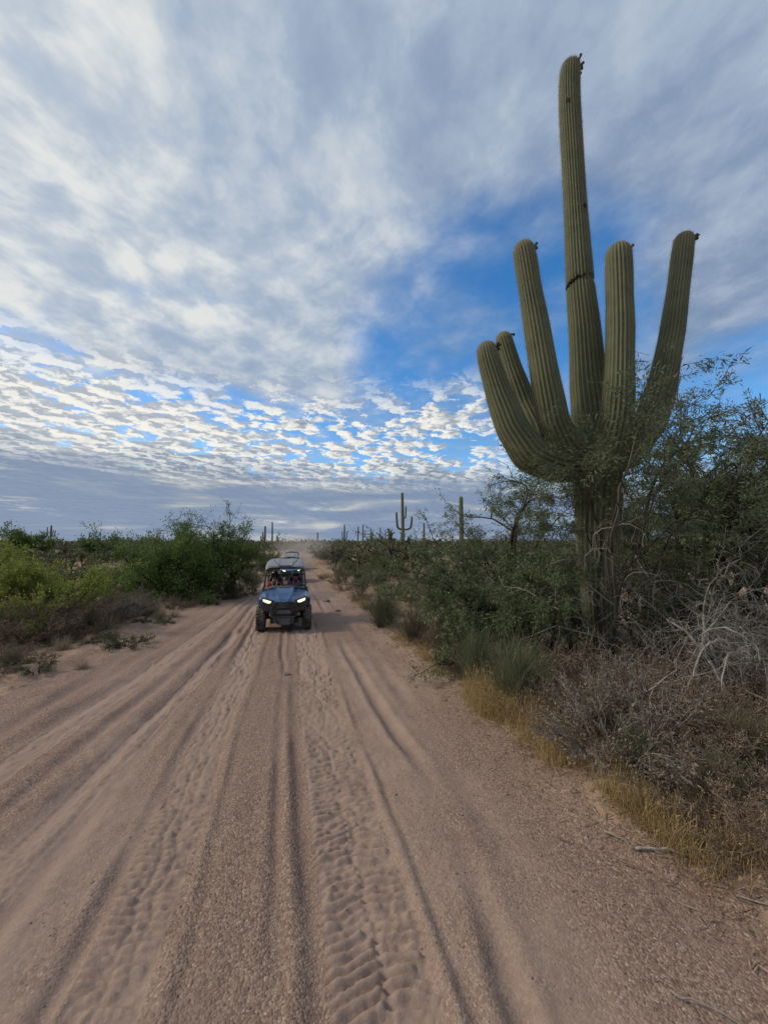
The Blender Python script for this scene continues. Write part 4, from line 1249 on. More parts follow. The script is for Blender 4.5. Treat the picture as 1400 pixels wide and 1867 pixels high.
PLANTS = [
    # proto, x, y, scale, rot, label
    (B3, 0.0, 10.9, 1.25, 0.3, 'full green broom clump at the right verge beside the vehicle', 'broom_clump', GB),
    (B2, 0.75, 9.45, 1.15, 1.1, 'greyish broom clump just nearer than the full green one', 'broom_clump', GB),
    (B1, 1.55, 6.5, 0.95, 2.0, 'thin grey-green broom at the verge, second nearest of the tall ones', 'broom_clump', GB),
    (B3, 1.88, 5.5, 1.0, 0.7, 'stiff dark-based broom clump on the verge left of the straw grass', 'broom_clump', GB),
    (B1, 2.98, 3.55, 0.46, 1.7, 'small green broom in the dry brush at the lower right edge', 'broom_clump', GB),
    (B2, 1.25, 8.35, 0.75, 2.6, 'pale broom clump in front of the olive ironwood', 'broom_clump', GB),
    (B2, -6.9, 7.35, 0.40, 0.4, 'pale straw tuft standing alone on the left sand', 'grass_tuft', 'straw tufts on the left sand'),
    (B2, -7.5, 15.9, 0.42, 1.4, 'golden tuft at the sand edge before the mesquites', 'grass_tuft', 'straw tufts on the left sand'),
    (B2, -6.4, 15.0, 0.26, 2.4, 'smallest straw tuft near the left wheel tracks', 'grass_tuft', 'straw tufts on the left sand'),
    (B1, 2.50, 3.95, 0.50, 2.9, 'small grey-green broom amid the dry brush behind the straw grass', 'broom_clump', GB),
    (B3, 3.55, 3.95, 0.62, 3.9, 'green broom below the dead tree limbs', 'broom_clump', GB),
    # left verge dry brush
    (D1, -8.55, 8.95, 1.24, 0.0, 'dark brown dry bush at the left picture edge under the palo verde', 'dry_bush', GD),
    (D4, -8.15, 9.55, 1.24, 1.0, 'tangled dry bush second from the left edge below the palo verde', 'dry_bush', GD),
    (D1, -7.95, 10.35, 1.18, 2.2, 'brown dry bush in the middle of the row under the palo verde', 'dry_bush', GD),
    (D3, -7.75, 11.2, 1.12, 0.5, 'grey-brown fuzzy bush near the right end of the palo verde row', 'dry_bush', GD),
    (D3, -7.7, 12.1, 1.12, 3.1, 'rounded tan bush at the right end of the left verge row', 'dry_bush', GD),
    (D2, -8.1, 13.0, 0.70, 1.9, 'small russet bush behind the rounded tan one', 'dry_bush', GD),
    (D2, -9.6, 11.6, 1.12, 2.9, 'russet bush tucked behind the left verge row', 'dry_bush', GD),
    (D2, -13.4, 19.6, 0.65, 0.8, 'low russet bush in front of the dome cholla', 'dry_bush', GD),
    (D3, -10.4, 17.0, 0.62, 1.8, 'low dry bush at the left foot of the broad mesquite', 'dry_bush', GD),
    (D2, -12.0, 17.3, 0.55, 2.8, 'flat russet bush on the sand left of the broad mesquite', 'dry_bush', GD),
    (D3, -8.0, 16.3, 0.55, 4.1, 'dry bush under the middle of the broad mesquite', 'dry_bush', GD),
    (D1, -6.7, 17.3, 0.60, 5.0, 'dry brush under the open mesquite by the road', 'dry_bush', GD),
    (C3, -6.5, 19.3, 1.05, 0.9, 'grey leafy bush leaning out from the open mesquite to the road', 'leafy_bush', GC),
    (C2, -9.3, 31.0, 1.30, 0.4, 'green roadside bush left of the front vehicle roof', 'leafy_bush', GC),
    (C1, -10.6, 35.5, 1.45, 1.4, 'farther green bush beyond the left road bend', 'leafy_bush', GC),
    (C2, -9.7, 26.5, 0.95, 2.2, 'dark leafy bush on the left shoulder behind the mesquites', 'leafy_bush', GC),
    (C2, -13.2, 17.9, 0.45, 2.0, 'small green bush on the sand before the dome cholla', 'leafy_bush', GC),
    # chollas on the left
    (H5, -16.4, 21.9, 1.0, 0.0, 'dome-shaped pale yellow cholla on the left flat', 'cholla', GH),
    (H2, -18.1, 27.3, 1.05, 1.0, 'yellow-tipped cholla between the dome cholla and the mesquites', 'cholla', GH),
    (H1, -20.6, 26.0, 1.05, 2.0, 'cholla directly behind the dome cholla', 'cholla', GH),
    (H1, -24.0, 28.5, 1.05, 3.0, 'cholla with spreading arms left of the dome cholla', 'cholla', GH),
    (H5, -25.5, 25.5, 0.85, 4.0, 'pale cholla showing over the palo verde', 'cholla', GH),
    (H2, -28.0, 36.0, 1.1, 5.0, 'distant cholla beneath the fork-armed skyline saguaro', 'cholla', GH),
    # right roadside
    (C1, -0.2, 24.9, 1.35, 0.0, 'yellowish green creosote bush below the three-armed saguaro', 'leafy_bush', GC),
    (C1, 1.1, 26.8, 1.05, 1.0, 'creosote bush right behind the yellowish one', 'leafy_bush', GC),
    (C2, -5.6, 41.0, 1.9, 2.0, 'large green bush where the right verge meets the dust', 'leafy_bush', GC),
    (C3, -1.05, 17.7, 0.75, 0.5, 'grey-green bush on the right verge level with the rear vehicles', 'leafy_bush', GC),
    (C3, -2.3, 22.3, 0.70, 1.5, 'grey bush farther along the right verge', 'leafy_bush', GC),
    (C2, 2.6, 17.8, 0.90, 2.3, 'olive bush in front of the mid-distance chollas', 'leafy_bush', GC),
    (C2, 4.9, 16.8, 1.15, 3.3, 'dark olive bush left of the columnar saguaro', 'leafy_bush', GC),
    (C2, 4.4, 21.5, 1.20, 4.3, 'dark bush under the columnar saguaro', 'leafy_bush', GC),
    (H2, -4.6, 36.8, 1.55, 0.0, 'leaning cholla nearest the dusty road end', 'cholla', GH),
    (H4, -2.2, 38.5, 1.50, 1.0, 'tall-stemmed cholla left of the yellowish creosote', 'cholla', GH),
    (H4, -0.5, 40.5, 1.50, 2.0, 'tall-stemmed cholla right behind the creosote bush', 'cholla', GH),
    (H1, 1.1, 33.2, 1.95, 3.0, 'big branching cholla under the three-armed saguaro', 'cholla', GH),
    (H4, 2.6, 30.5, 1.55, 4.0, 'dark-stemmed cholla right of the three-armed saguaro', 'cholla', GH),
    (H2, -1.9, 30.0, 1.45, 5.2, 'slanting cholla behind the grey verge bushes', 'cholla', GH),
    (H2, 1.65, 20.2, 1.15, 0.6, 'upright cholla with a rounded head in the mid right brush', 'cholla', GH),
    (H3, 2.9, 20.8, 1.05, 1.6, 'small cholla beside the round-headed one', 'cholla', GH),
    (H3, 0.35, 16.0, 1.05, 0.4, 'low cholla with a raised yellow arm behind the green broom', 'cholla', GH),
    (H3, 1.05, 14.7, 0.95, 2.4, 'low bushy yellow cholla directly behind the broom clumps', 'cholla', GH),
    (D2, -0.95, 16.0, 0.62, 0.7, 'russet bush on the right verge before the grey-green one', 'dry_bush', GD),
    (D2, -2.0, 19.3, 0.60, 1.7, 'russet bush at the right road rim behind the vehicle', 'dry_bush', GD),
    (D3, -2.9, 23.2, 0.60, 2.7, 'pale dry bush far along the right road rim', 'dry_bush', GD),
    (D2, -4.4, 28.5, 0.70, 3.7, 'russet bush farthest along the right road rim', 'dry_bush', GD),
    (D4, 1.2, 7.4, 0.40, 0.1, 'low dark tangled bush on the verge before the pale broom', 'dry_bush', GD),
    (D2, 1.75, 7.6, 0.70, 1.1, 'russet bush behind the low dark tangle', 'dry_bush', GD),
    (D1, 2.45, 6.15, 0.96, 2.1, 'brown bush between the dark-based broom and the saguaro foot', 'dry_bush', GD),
    (D4, 2.15, 5.05, 0.70, 3.1, 'wiry dark bush right of the dark-based broom', 'dry_bush', GD),
    (D3, 2.45, 4.15, 1.13, 4.1, 'tall fuzzy grey-brown bush behind the straw grass', 'dry_bush', GD),
    (D3, 2.95, 4.75, 1.02, 5.1, 'fuzzy bush between the straw grass and the dead tree', 'dry_bush', GD),
    (D1, 3.45, 4.2, 0.92, 0.3, 'brown bush at the road side of the dead tree', 'dry_bush', GD),
    (D4, 3.35, 5.6, 1.02, 1.3, 'tangled bush in front of the saguaro foot', 'dry_bush', GD),
    (D2, 4.1, 4.05, 0.83, 2.3, 'russet bush right of the dead tree limbs near the edge', 'dry_bush', GD),
    (D1, 2.75, 3.55, 0.70, 3.3, 'brown bush behind the small green broom', 'dry_bush', GD),
    (D4, 3.5, 3.35, 0.77, 4.3, 'wiry bush at the right picture edge near the green brooms', 'dry_bush', GD),
    (D1, 2.95, 2.75, 0.64, 5.3, 'brown bush at the lowest right edge of the brush', 'dry_bush', GD),
    (D2, 4.9, 5.7, 1.02, 0.4, 'russet bush behind the dead tree base', 'dry_bush', GD),
    (D4, 5.5, 4.7, 1.09, 1.4, 'tangled bush right of the dead tree', 'dry_bush', GD),
    (D1, 4.3, 6.2, 1.02, 2.4, 'brown bush at the right foot of the giant saguaro', 'dry_bush', GD),
    (D2, 2.6, 8.0, 0.70, 3.4, 'russet bush under the leaning ironwood', 'dry_bush', GD),
    (D2, 2.2, 7.0, 0.77, 4.4, 'russet bush left of the bare twig shrub', 'dry_bush', GD),
    (D1, 7.2, 7.0, 0.90, 5.4, 'brown bush under the dark spreading bush tree', 'dry_bush', GD),
    (D2, 9.5, 11.2, 0.90, 0.5, 'russet bush on the sand patch at the right edge', 'dry_bush', GD),
    (D3, 11.0, 12.2, 0.90, 1.5, 'pale dry bush far back at the right edge', 'dry_bush', GD),
    (D1, 3.2, 4.75, 0.96, 0.9, 'brown bush pressed against the dead tree front', 'dry_bush', GD),
    (D2, 2.62, 4.75, 0.79, 1.9, 'russet bush between the wiry dark bush and the fuzzy one', 'dry_bush', GD),
    (D4, 3.75, 4.6, 0.90, 2.9, 'wiry bush under the lowest drooping dead limb', 'dry_bush', GD),
    (D4, 2.62, 3.15, 0.54, 3.9, 'low wiry bush behind the last straw grass', 'dry_bush', GD),
    (D4, 3.9, 5.3, 0.96, 5.9, 'tangled bush left behind the dead tree base', 'dry_bush', GD),
    (D2, 2.0, 6.3, 0.70, 0.2, 'russet bush behind the thin grey-green broom', 'dry_bush', GD),
    (D1, 1.45, 7.0, 0.58, 1.2, 'small brown bush left of the thin grey-green broom', 'dry_bush', GD),
    (D2, 0.95, 8.6, 0.45, 2.2, 'small russet bush at the verge beside the pale broom', 'dry_bush', GD),
    (D2, 0.25, 12.2, 0.55, 3.2, 'russet bush just behind the full green broom', 'dry_bush', GD),
    (D2, -0.4, 13.6, 0.60, 4.2, 'russet bush at the rim behind the buggy rear wheel', 'dry_bush', GD),
    (D1, -9.1, 9.6, 1.18, 0.6, 'dry bush half hidden under the left edge of the palo verde', 'dry_bush', GD),
    (D4, -8.6, 10.2, 1.12, 1.6, 'tangled bush behind the middle of the palo verde row', 'dry_bush', GD),
    (D3, -8.4, 11.6, 1.06, 2.6, 'fuzzy bush behind the grey-brown one at the palo verde row', 'dry_bush', GD),
    (D2, -8.7, 16.2, 0.50, 3.6, 'russet tuft below the broad mesquite', 'dry_bush', GD),
    (D3, -9.6, 15.9, 0.45, 4.6, 'lowest pale bush on the sand before the broad mesquite', 'dry_bush', GD),
    (C2, -7.0, 17.6, 0.85, 1.7, 'dark leafy bush at the foot of the open mesquite', 'leafy_bush', GC),
    (C2, -8.1, 16.9, 0.80, 2.7, 'leafy bush filling below the broad mesquite', 'leafy_bush', GC),
    # tufts and weeds on the left bank, brush along the right verge, scrub on the flats
    (C1, -2.70, 31.67, 0.93, 2.0, 'yellowish creosote bush in the right verge brush, first of its kind from the road end', 'leafy_bush', 'bushes in the brush along the right verge'),
    (C1, -1.35, 42.00, 0.94, 2.3, 'yellowish creosote bush in the right verge brush, second of its kind from the road end', 'leafy_bush', 'bushes in the brush along the right verge'),
    (C1, -0.29, 22.59, 0.70, 3.0, 'yellowish creosote bush in the right verge brush, third of its kind from the road end', 'leafy_bush', 'bushes in the brush along the right verge'),
    (C1, 1.85, 40.20, 0.98, 3.7, 'yellowish creosote bush in the right verge brush, fourth of its kind from the road end', 'leafy_bush', 'bushes in the brush along the right verge'),
    (C1, 4.46, 19.17, 0.95, 2.1, 'yellowish creosote bush in the right verge brush, fifth of its kind from the road end', 'leafy_bush', 'bushes in the brush along the right verge'),
    (C1, -31.46, 37.33, 0.98, 6.2, 'only yellowish creosote bush scattered on the flat beyond the left verge', 'leafy_bush', 'scrub on the left flat'),
    (C1, 3.81, 28.38, 1.16, 1.4, 'only yellowish creosote bush scattered on the open flat right of the road', 'leafy_bush', 'scrub on the right flat'),
    (C2, -4.85, 43.65, 0.94, 4.8, 'olive leafy bush in the right verge brush, first of its kind from the road end', 'leafy_bush', 'bushes in the brush along the right verge'),
    (C2, -3.68, 37.06, 0.64, 5.1, 'olive leafy bush in the right verge brush, second of its kind from the road end', 'leafy_bush', 'bushes in the brush along the right verge'),
    (C2, -1.08, 23.56, 0.94, 2.2, 'olive leafy bush in the right verge brush, third of its kind from the road end', 'leafy_bush', 'bushes in the brush along the right verge'),
    (C2, 2.18, 14.46, 0.70, 3.8, 'olive leafy bush in the right verge brush, fourth of its kind from the road end', 'leafy_bush', 'bushes in the brush along the right verge'),
    (C2, -17.99, 20.83, 1.15, 5.3, 'olive leafy bush on the left flat, first of its kind from the left', 'leafy_bush', 'scrub on the left flat'),
    (C2, -15.95, 22.90, 1.19, 3.4, 'olive leafy bush on the left flat, second of its kind from the left', 'leafy_bush', 'scrub on the left flat'),
    (C2, 0.11, 31.62, 1.20, 3.8, 'olive leafy bush on the right flat, first of its kind from the left', 'leafy_bush', 'scrub on the right flat'),
    (C2, 8.12, 41.69, 1.02, 0.8, 'olive leafy bush on the right flat, second of its kind from the left', 'leafy_bush', 'scrub on the right flat'),
    (C2, 12.05, 25.51, 1.19, 1.1, 'olive leafy bush on the right flat, third of its kind from the left', 'leafy_bush', 'scrub on the right flat'),
    (C3, -1.78, 31.26, 0.89, 3.6, 'grey-green leafy bush in the right verge brush, first of its kind from the road end', 'leafy_bush', 'bushes in the brush along the right verge'),
    (C3, -2.25, 45.11, 1.01, 0.2, 'grey-green leafy bush in the right verge brush, second of its kind from the road end', 'leafy_bush', 'bushes in the brush along the right verge'),
    (C3, -0.88, 26.20, 0.98, 2.3, 'grey-green leafy bush in the right verge brush, third of its kind from the road end', 'leafy_bush', 'bushes in the brush along the right verge'),
    (C3, -0.36, 19.61, 0.97, 0.6, 'grey-green leafy bush in the right verge brush, fourth of its kind from the road end', 'leafy_bush', 'bushes in the brush along the right verge'),
    (C3, 0.69, 43.65, 0.87, 0.9, 'grey-green leafy bush in the right verge brush, fifth of its kind from the road end', 'leafy_bush', 'bushes in the brush along the right verge'),
    (C3, 2.00, 15.41, 0.68, 4.2, 'grey-green leafy bush in the right verge brush, sixth of its kind from the road end', 'leafy_bush', 'bushes in the brush along the right verge'),
    (C3, 3.14, 25.36, 1.00, 0.3, 'grey-green leafy bush in the right verge brush, seventh of its kind from the road end', 'leafy_bush', 'bushes in the brush along the right verge'),
    (C3, -22.44, 24.34, 0.83, 5.1, 'grey-green leafy bush on the left flat, first of its kind from the left', 'leafy_bush', 'scrub on the left flat'),
    (C3, -24.88, 32.76, 0.70, 4.6, 'grey-green leafy bush on the left flat, second of its kind from the left', 'leafy_bush', 'scrub on the left flat'),
    (C3, -3.30, 30.15, 0.90, 2.4, 'only grey-green leafy bush scattered on the open flat right of the road', 'leafy_bush', 'scrub on the right flat'),
    (D1, 0.90, 27.33, 0.96, 1.8, 'brown dry bush in the right verge brush, first of its kind from the road end', 'dry_bush', 'bushes in the brush along the right verge'),
    (D1, 1.28, 25.65, 0.82, 1.3, 'brown dry bush in the right verge brush, second of its kind from the road end', 'dry_bush', 'bushes in the brush along the right verge'),
    (D1, -1.23, 23.40, 0.96, 4.0, 'only brown dry bush scattered on the open flat right of the road', 'dry_bush', 'scrub on the right flat'),
    (D2, -2.35, 41.89, 0.97, 5.8, 'russet dry bush in the right verge brush, first of its kind from the road end', 'dry_bush', 'bushes in the brush along the right verge'),
    (D2, 2.31, 26.60, 0.72, 1.4, 'russet dry bush in the right verge brush, second of its kind from the road end', 'dry_bush', 'bushes in the brush along the right verge'),
    (D3, 1.65, 22.31, 0.64, 2.5, 'fuzzy tan bush in the right verge brush, first of its kind from the road end', 'dry_bush', 'bushes in the brush along the right verge'),
    (D3, 1.44, 17.37, 0.96, 2.0, 'fuzzy tan bush in the right verge brush, second of its kind from the road end', 'dry_bush', 'bushes in the brush along the right verge'),
    (D3, -3.12, 30.49, 0.74, 4.8, 'only fuzzy tan bush scattered on the open flat right of the road', 'dry_bush', 'scrub on the right flat'),
    (H1, -33.85, 41.77, 1.19, 3.3, 'only spreading cholla scattered on the flat beyond the left verge', 'cholla', 'scrub on the left flat'),
    (H1, -4.29, 44.36, 1.07, 2.8, 'spreading cholla on the right flat, first of its kind from the left', 'cholla', 'scrub on the right flat'),
    (H1, 12.04, 46.21, 1.14, 4.5, 'spreading cholla on the right flat, second of its kind from the left', 'cholla', 'scrub on the right flat'),
    (H1, 15.69, 39.28, 1.15, 3.0, 'spreading cholla on the right flat, third of its kind from the left', 'cholla', 'scrub on the right flat'),
    (H2, -40.63, 41.89, 1.16, 5.2, 'upright cholla on the left flat, first of its kind from the left', 'cholla', 'scrub on the left flat'),
    (H2, -37.45, 43.94, 0.88, 6.0, 'upright cholla on the left flat, second of its kind from the left', 'cholla', 'scrub on the left flat'),
    (H4, 8.11, 34.99, 1.20, 4.5, 'long-stemmed cholla on the right flat, first of its kind from the left', 'cholla', 'scrub on the right flat'),
    (H4, 17.82, 28.65, 1.11, 3.9, 'long-stemmed cholla on the right flat, second of its kind from the left', 'cholla', 'scrub on the right flat'),
    (W1, -5.64, 7.39, 0.50, 4.0, 'little straw tuft on the left dirt bank, nearest of its kind', 'grass_tuft', 'straw tufts on the left bank'),
    (W1, -7.07, 8.67, 0.75, 3.5, 'little straw tuft on the left dirt bank, second nearest of its kind', 'grass_tuft', 'straw tufts on the left bank'),
    (W1, -7.15, 8.78, 0.51, 5.7, 'little straw tuft on the left dirt bank, third nearest of its kind', 'grass_tuft', 'straw tufts on the left bank'),
    (W1, -7.32, 10.35, 1.10, 1.2, 'little straw tuft on the left dirt bank, fourth nearest of its kind', 'grass_tuft', 'straw tufts on the left bank'),
    (W1, -6.81, 11.88, 0.79, 4.5, 'little straw tuft on the left dirt bank, fifth nearest of its kind', 'grass_tuft', 'straw tufts on the left bank'),
    (W1, -6.62, 12.42, 0.71, 1.3, 'little straw tuft on the left dirt bank, sixth nearest of its kind', 'grass_tuft', 'straw tufts on the left bank'),
    (W1, -6.96, 12.25, 0.73, 4.5, 'little straw tuft on the left dirt bank, seventh nearest of its kind', 'grass_tuft', 'straw tufts on the left bank'),
    (W1, -7.76, 13.97, 0.61, 4.9, 'little straw tuft on the left dirt bank, eighth nearest of its kind', 'grass_tuft', 'straw tufts on the left bank'),
    (W1, -7.79, 14.49, 0.99, 1.3, 'little straw tuft on the left dirt bank, ninth nearest of its kind', 'grass_tuft', 'straw tufts on the left bank'),
    (W1, -7.37, 15.84, 1.16, 4.0, 'little straw tuft on the left dirt bank, tenth nearest of its kind', 'grass_tuft', 'straw tufts on the left bank'),
    (W2, -6.20, 7.07, 0.75, 4.3, 'low green weed on the left dirt bank, nearest of its kind', 'small_weed', 'green weeds on the left bank'),
    (W2, -6.70, 7.18, 0.61, 0.3, 'low green weed on the left dirt bank, second nearest of its kind', 'small_weed', 'green weeds on the left bank'),
    (W2, -5.79, 8.87, 1.16, 0.3, 'low green weed on the left dirt bank, third nearest of its kind', 'small_weed', 'green weeds on the left bank'),
    (W2, -7.41, 9.08, 0.66, 4.9, 'low green weed on the left dirt bank, fourth nearest of its kind', 'small_weed', 'green weeds on the left bank'),
    (W2, -6.81, 9.11, 0.51, 5.3, 'low green weed on the left dirt bank, fifth nearest of its kind', 'small_weed', 'green weeds on the left bank'),
    (W2, -6.84, 9.67, 0.63, 5.1, 'low green weed on the left dirt bank, sixth nearest of its kind', 'small_weed', 'green weeds on the left bank'),
    (W2, -8.02, 10.71, 1.04, 4.2, 'low green weed on the left dirt bank, seventh nearest of its kind', 'small_weed', 'green weeds on the left bank'),
    (W2, -6.39, 11.40, 0.72, 4.7, 'low green weed on the left dirt bank, eighth nearest of its kind', 'small_weed', 'green weeds on the left bank'),
    (W2, -6.96, 11.26, 0.62, 4.9, 'low green weed on the left dirt bank, ninth nearest of its kind', 'small_weed', 'green weeds on the left bank'),
    (W2, -7.30, 11.89, 0.77, 4.0, 'low green weed on the left dirt bank, tenth nearest of its kind', 'small_weed', 'green weeds on the left bank'),
    (W2, -7.36, 13.80, 0.83, 0.7, 'low green weed on the left dirt bank, eleventh nearest of its kind', 'small_weed', 'green weeds on the left bank'),
    (W2, -7.79, 14.26, 0.50, 0.8, 'low green weed on the left dirt bank, twelfth nearest of its kind', 'small_weed', 'green weeds on the left bank'),
    (W2, -6.88, 17.24, 1.11, 3.1, 'low green weed on the left dirt bank, thirteenth nearest of its kind', 'small_weed', 'green weeds on the left bank'),
    (W3, -6.61, 6.87, 0.50, 0.7, 'low russet weed on the left dirt bank, nearest of its kind', 'small_weed', 'russet weeds on the left bank'),
    (W3, -6.56, 7.56, 0.62, 0.8, 'low russet weed on the left dirt bank, second nearest of its kind', 'small_weed', 'russet weeds on the left bank'),
    (W3, -7.42, 7.33, 0.79, 6.2, 'low russet weed on the left dirt bank, third nearest of its kind', 'small_weed', 'russet weeds on the left bank'),
    (W3, -7.54, 8.06, 0.97, 1.3, 'low russet weed on the left dirt bank, fourth nearest of its kind', 'small_weed', 'russet weeds on the left bank'),
    (W3, -7.81, 9.37, 0.71, 6.1, 'low russet weed on the left dirt bank, fifth nearest of its kind', 'small_weed', 'russet weeds on the left bank'),
    (W3, -6.63, 9.42, 0.60, 5.0, 'low russet weed on the left dirt bank, sixth nearest of its kind', 'small_weed', 'russet weeds on the left bank'),
    (W3, -7.43, 9.41, 0.51, 5.3, 'low russet weed on the left dirt bank, seventh nearest of its kind', 'small_weed', 'russet weeds on the left bank'),
    (W3, -7.45, 9.85, 0.75, 3.4, 'low russet weed on the left dirt bank, eighth nearest of its kind', 'small_weed', 'russet weeds on the left bank'),
    (W3, -8.02, 11.02, 1.03, 4.1, 'low russet weed on the left dirt bank, ninth nearest of its kind', 'small_weed', 'russet weeds on the left bank'),
    (W3, -7.52, 12.41, 1.06, 0.6, 'low russet weed on the left dirt bank, tenth nearest of its kind', 'small_weed', 'russet weeds on the left bank'),
    (W3, -7.27, 14.53, 0.86, 3.7, 'low russet weed on the left dirt bank, eleventh nearest of its kind', 'small_weed', 'russet weeds on the left bank'),
    (W3, -8.55, 15.57, 0.77, 2.7, 'low russet weed on the left dirt bank, twelfth nearest of its kind', 'small_weed', 'russet weeds on the left bank'),
]
CAT = {'small_weed': 'weed', 'broom_clump': 'shrub', 'grass_tuft': 'grass tuft', 'dry_bush': 'bush', 'leafy_bush': 'bush', 'cholla': 'cactus'}
NM = {'broom_clump': BR_NAMES, 'grass_tuft': BR_NAMES, 'cholla': CH_NAMES}
for proto, x, y, sc, rz, label, name, grp in PLANTS:
    place(name, proto, (x, y), rz, sc, label, CAT[name], grp, NM.get(name, ('stems', 'twigs', 'foliage')), 0.02)

# ---- what nobody could count: far scrub, grass, litter, gravel
def far_scrub():
    rng = np.random.default_rng(505)
    g = Geo()
    n = 3000
    az_ = (rng.random(n) * 2 - 1) * R(80); d = 46 + 260 * rng.random(n) ** 1.5
    X = np.sin(az_) * d; Y = np.cos(az_) * d
    s_, t_ = st(X, Y)
    ok = ~((t_ > -4.0) & (t_ < 4.2) & (s_ < 76))
    X, Y, d = X[ok], Y[ok], d[ok]
    Z = macro(X, Y)
    h = (0.9 + 1.5 * rng.random(len(X)) ** 2) * (1 + d / 400.0)
    k_ = 28
    P = rdir(rng, len(X) * k_) * rng.random((len(X) * k_, 1)) ** 0.4
    P[:, 2] = np.abs(P[:, 2])
    hh = np.repeat(h, k_)[:, None]
    P = P * hh * np.array([0.95, 0.95, 1.0]) + np.repeat(np.stack([X, Y, Z], -1), k_, 0)
    D = rdir(rng, len(P)) + np.array([0, 0, 0.5])
    a = np.clip(np.repeat(rng.random(len(X)), k_) * 0.7 + rng.random(len(P)) * 0.3, 0, 1)
    ds = np.repeat(1 + d / 160.0, k_)
    g2 = 300
    Y2 = 3 + 44 * rng.random(g2); X2 = np.where(rng.random(g2) < 0.6, 1, -1) * (Y2 * 1.08 + 4 + 26 * rng.random(g2))
    h2 = np.repeat(0.5 + 0.9 * rng.random(g2), 110)[:, None]
    P2 = rdir(rng, g2 * 110) * rng.random((g2 * 110, 1)) ** 0.4
    P2[:, 2] = np.abs(P2[:, 2])
    P2 = P2 * h2 + np.repeat(np.stack([X2, Y2, macro(X2, Y2)], -1), 110, 0)
    g.leaves(P2, rdir(rng, len(P2)) + np.array([0, 0, 0.5]), 0.13, 0.035, rng)
    g.leaves(P, D, 0.30 * ds * (0.6 + 0.8 * rng.random(len(P))), 0.14 * ds, rng, a)
    tag(link('desert_scrub', g.mesh('desert_scrub', mat_leaf('scrub_leaf', (0.045, 0.060, 0.028), (0.150, 0.135, 0.075), 0.3))), 'distant low desert scrub merging into one band at the horizon', 'scrub', kind='stuff')


def grass():
    rng = np.random.default_rng(606)
    g = Geo()

    def strip(n, s0, s1, t0, t1, h, lean=28, clump=0.10):
        c = max(6, n // 55)
        cs = s0 + (s1 - s0) * rng.random(c); ct = t0 + (t1 - t0) * rng.random(c) ** 1.4
        i = rng.integers(0, c, n)
        S = cs[i] + rng.normal(size=n) * clump; T = ct[i] + rng.normal(size=n) * clump * 0.8
        T = T + (road_right(S) - 2.80)
        X, Y = xy(S, T)
        Z = macro(X, Y) - 0.01
        az_ = rng.random(n) * 2 * np.pi; ln = np.abs(rng.normal(size=n)) * R(lean)
        D = np.stack([np.cos(az_) * np.sin(ln), np.sin(az_) * np.sin(ln), np.cos(ln)], -1)
        L = h * (0.4 + 0.7 * rng.random(n)) * (0.45 + 0.95 * rng.random(c))[i]
        P = np.stack([X, Y, Z], -1)
        g.blades(P, D, L, 0.0024, rng, 0.28, 3)
        # seed heads
        k_ = n // 3
        q = rng.integers(0, n, k_)
        out = D[q].copy(); out[:, 2] = 0
        tip = P[q] + D[q] * L[q][:, None] * 0.92 + (out - np.array([0, 0, 0.7])) * (0.28 * L[q] * 0.85)[:, None]
        g.leaves(tip, D[q] + rdir(rng, k_) * 0.3, 0.05, 0.0042, rng)
    strip(4200, 3.9, 5.6, 2.70, 3.20, 0.42, 24, 0.08)
    strip(3000, 2.2, 4.2, 2.75, 3.5, 0.30, 36, 0.07)
    strip(1800, 0.9, 2.5, 3.0, 4.0, 0.32, 36, 0.08)
    strip(1500, 5.6, 8.5, 2.75, 3.0, 0.16, 35, 0.07)
    strip(2500, 8.5, 16.0, 2.75, 3.15, 0.22, 35, 0.10)
    strip(2600, 16.0, 34.0, 2.75, 3.3, 0.34, 30, 0.16)
    tag(link('dry_grass', g.mesh('dry_grass', M_STRAW)), 'golden dry grass along the right road edge', 'grass', kind='stuff')
    g = Geo()

    def patch(n, x0, x1, y0, y1, h, clump=0.14, w=0.0024):
        c = max(4, n // 30)
        cx = x0 + (x1 - x0) * rng.random(c); cy = y0 + (y1 - y0) * rng.random(c)
        i = rng.integers(0, c, n)
        X = cx[i] + rng.normal(size=n) * clump; Y = cy[i] + rng.normal(size=n) * clump
        s_, t_ = st(X, Y)
        ok = (t_ > road_right(s_) + 0.05) | (t_ < road_left(s_) - 0.1)
        X, Y = X[ok], Y[ok]; n = len(X)
        Z = macro(X, Y) - 0.01
        az_ = rng.random(n) * 2 * np.pi; ln = np.abs(rng.normal(size=n)) * R(40)
        D = np.stack([np.cos(az_) * np.sin(ln), np.sin(az_) * np.sin(ln), np.cos(ln)], -1)
        g.blades(np.stack([X, Y, Z], -1), D, h * (0.4 + 0.9 * rng.random(n)), w, rng, 0.25, 2)
    patch(9500, 2.2, 7.5, 2.2, 7.5, 0.28, 0.16, 0.003)
    patch(5000, 1.2, 4.0, 6.5, 10.5, 0.24)
    patch(4500, -17, -7.2, 12.5, 22, 0.20, 0.3, 0.004)
    patch(2500, -12, -7.5, 8.5, 13, 0.22, 0.2, 0.003)
    patch(3500, 3, 16, 9, 18, 0.26, 0.3, 0.004)
    patch(6000, -8, 9, 13, 44, 0.34, 0.35, 0.006)
    tag(link('withered_grass', g.mesh('withered_grass', mat_leaf('withered_grass', (0.115, 0.070, 0.042), (0.30, 0.20, 0.12), 0.25))), 'brown withered grass under the bushes', 'grass', kind='stuff')


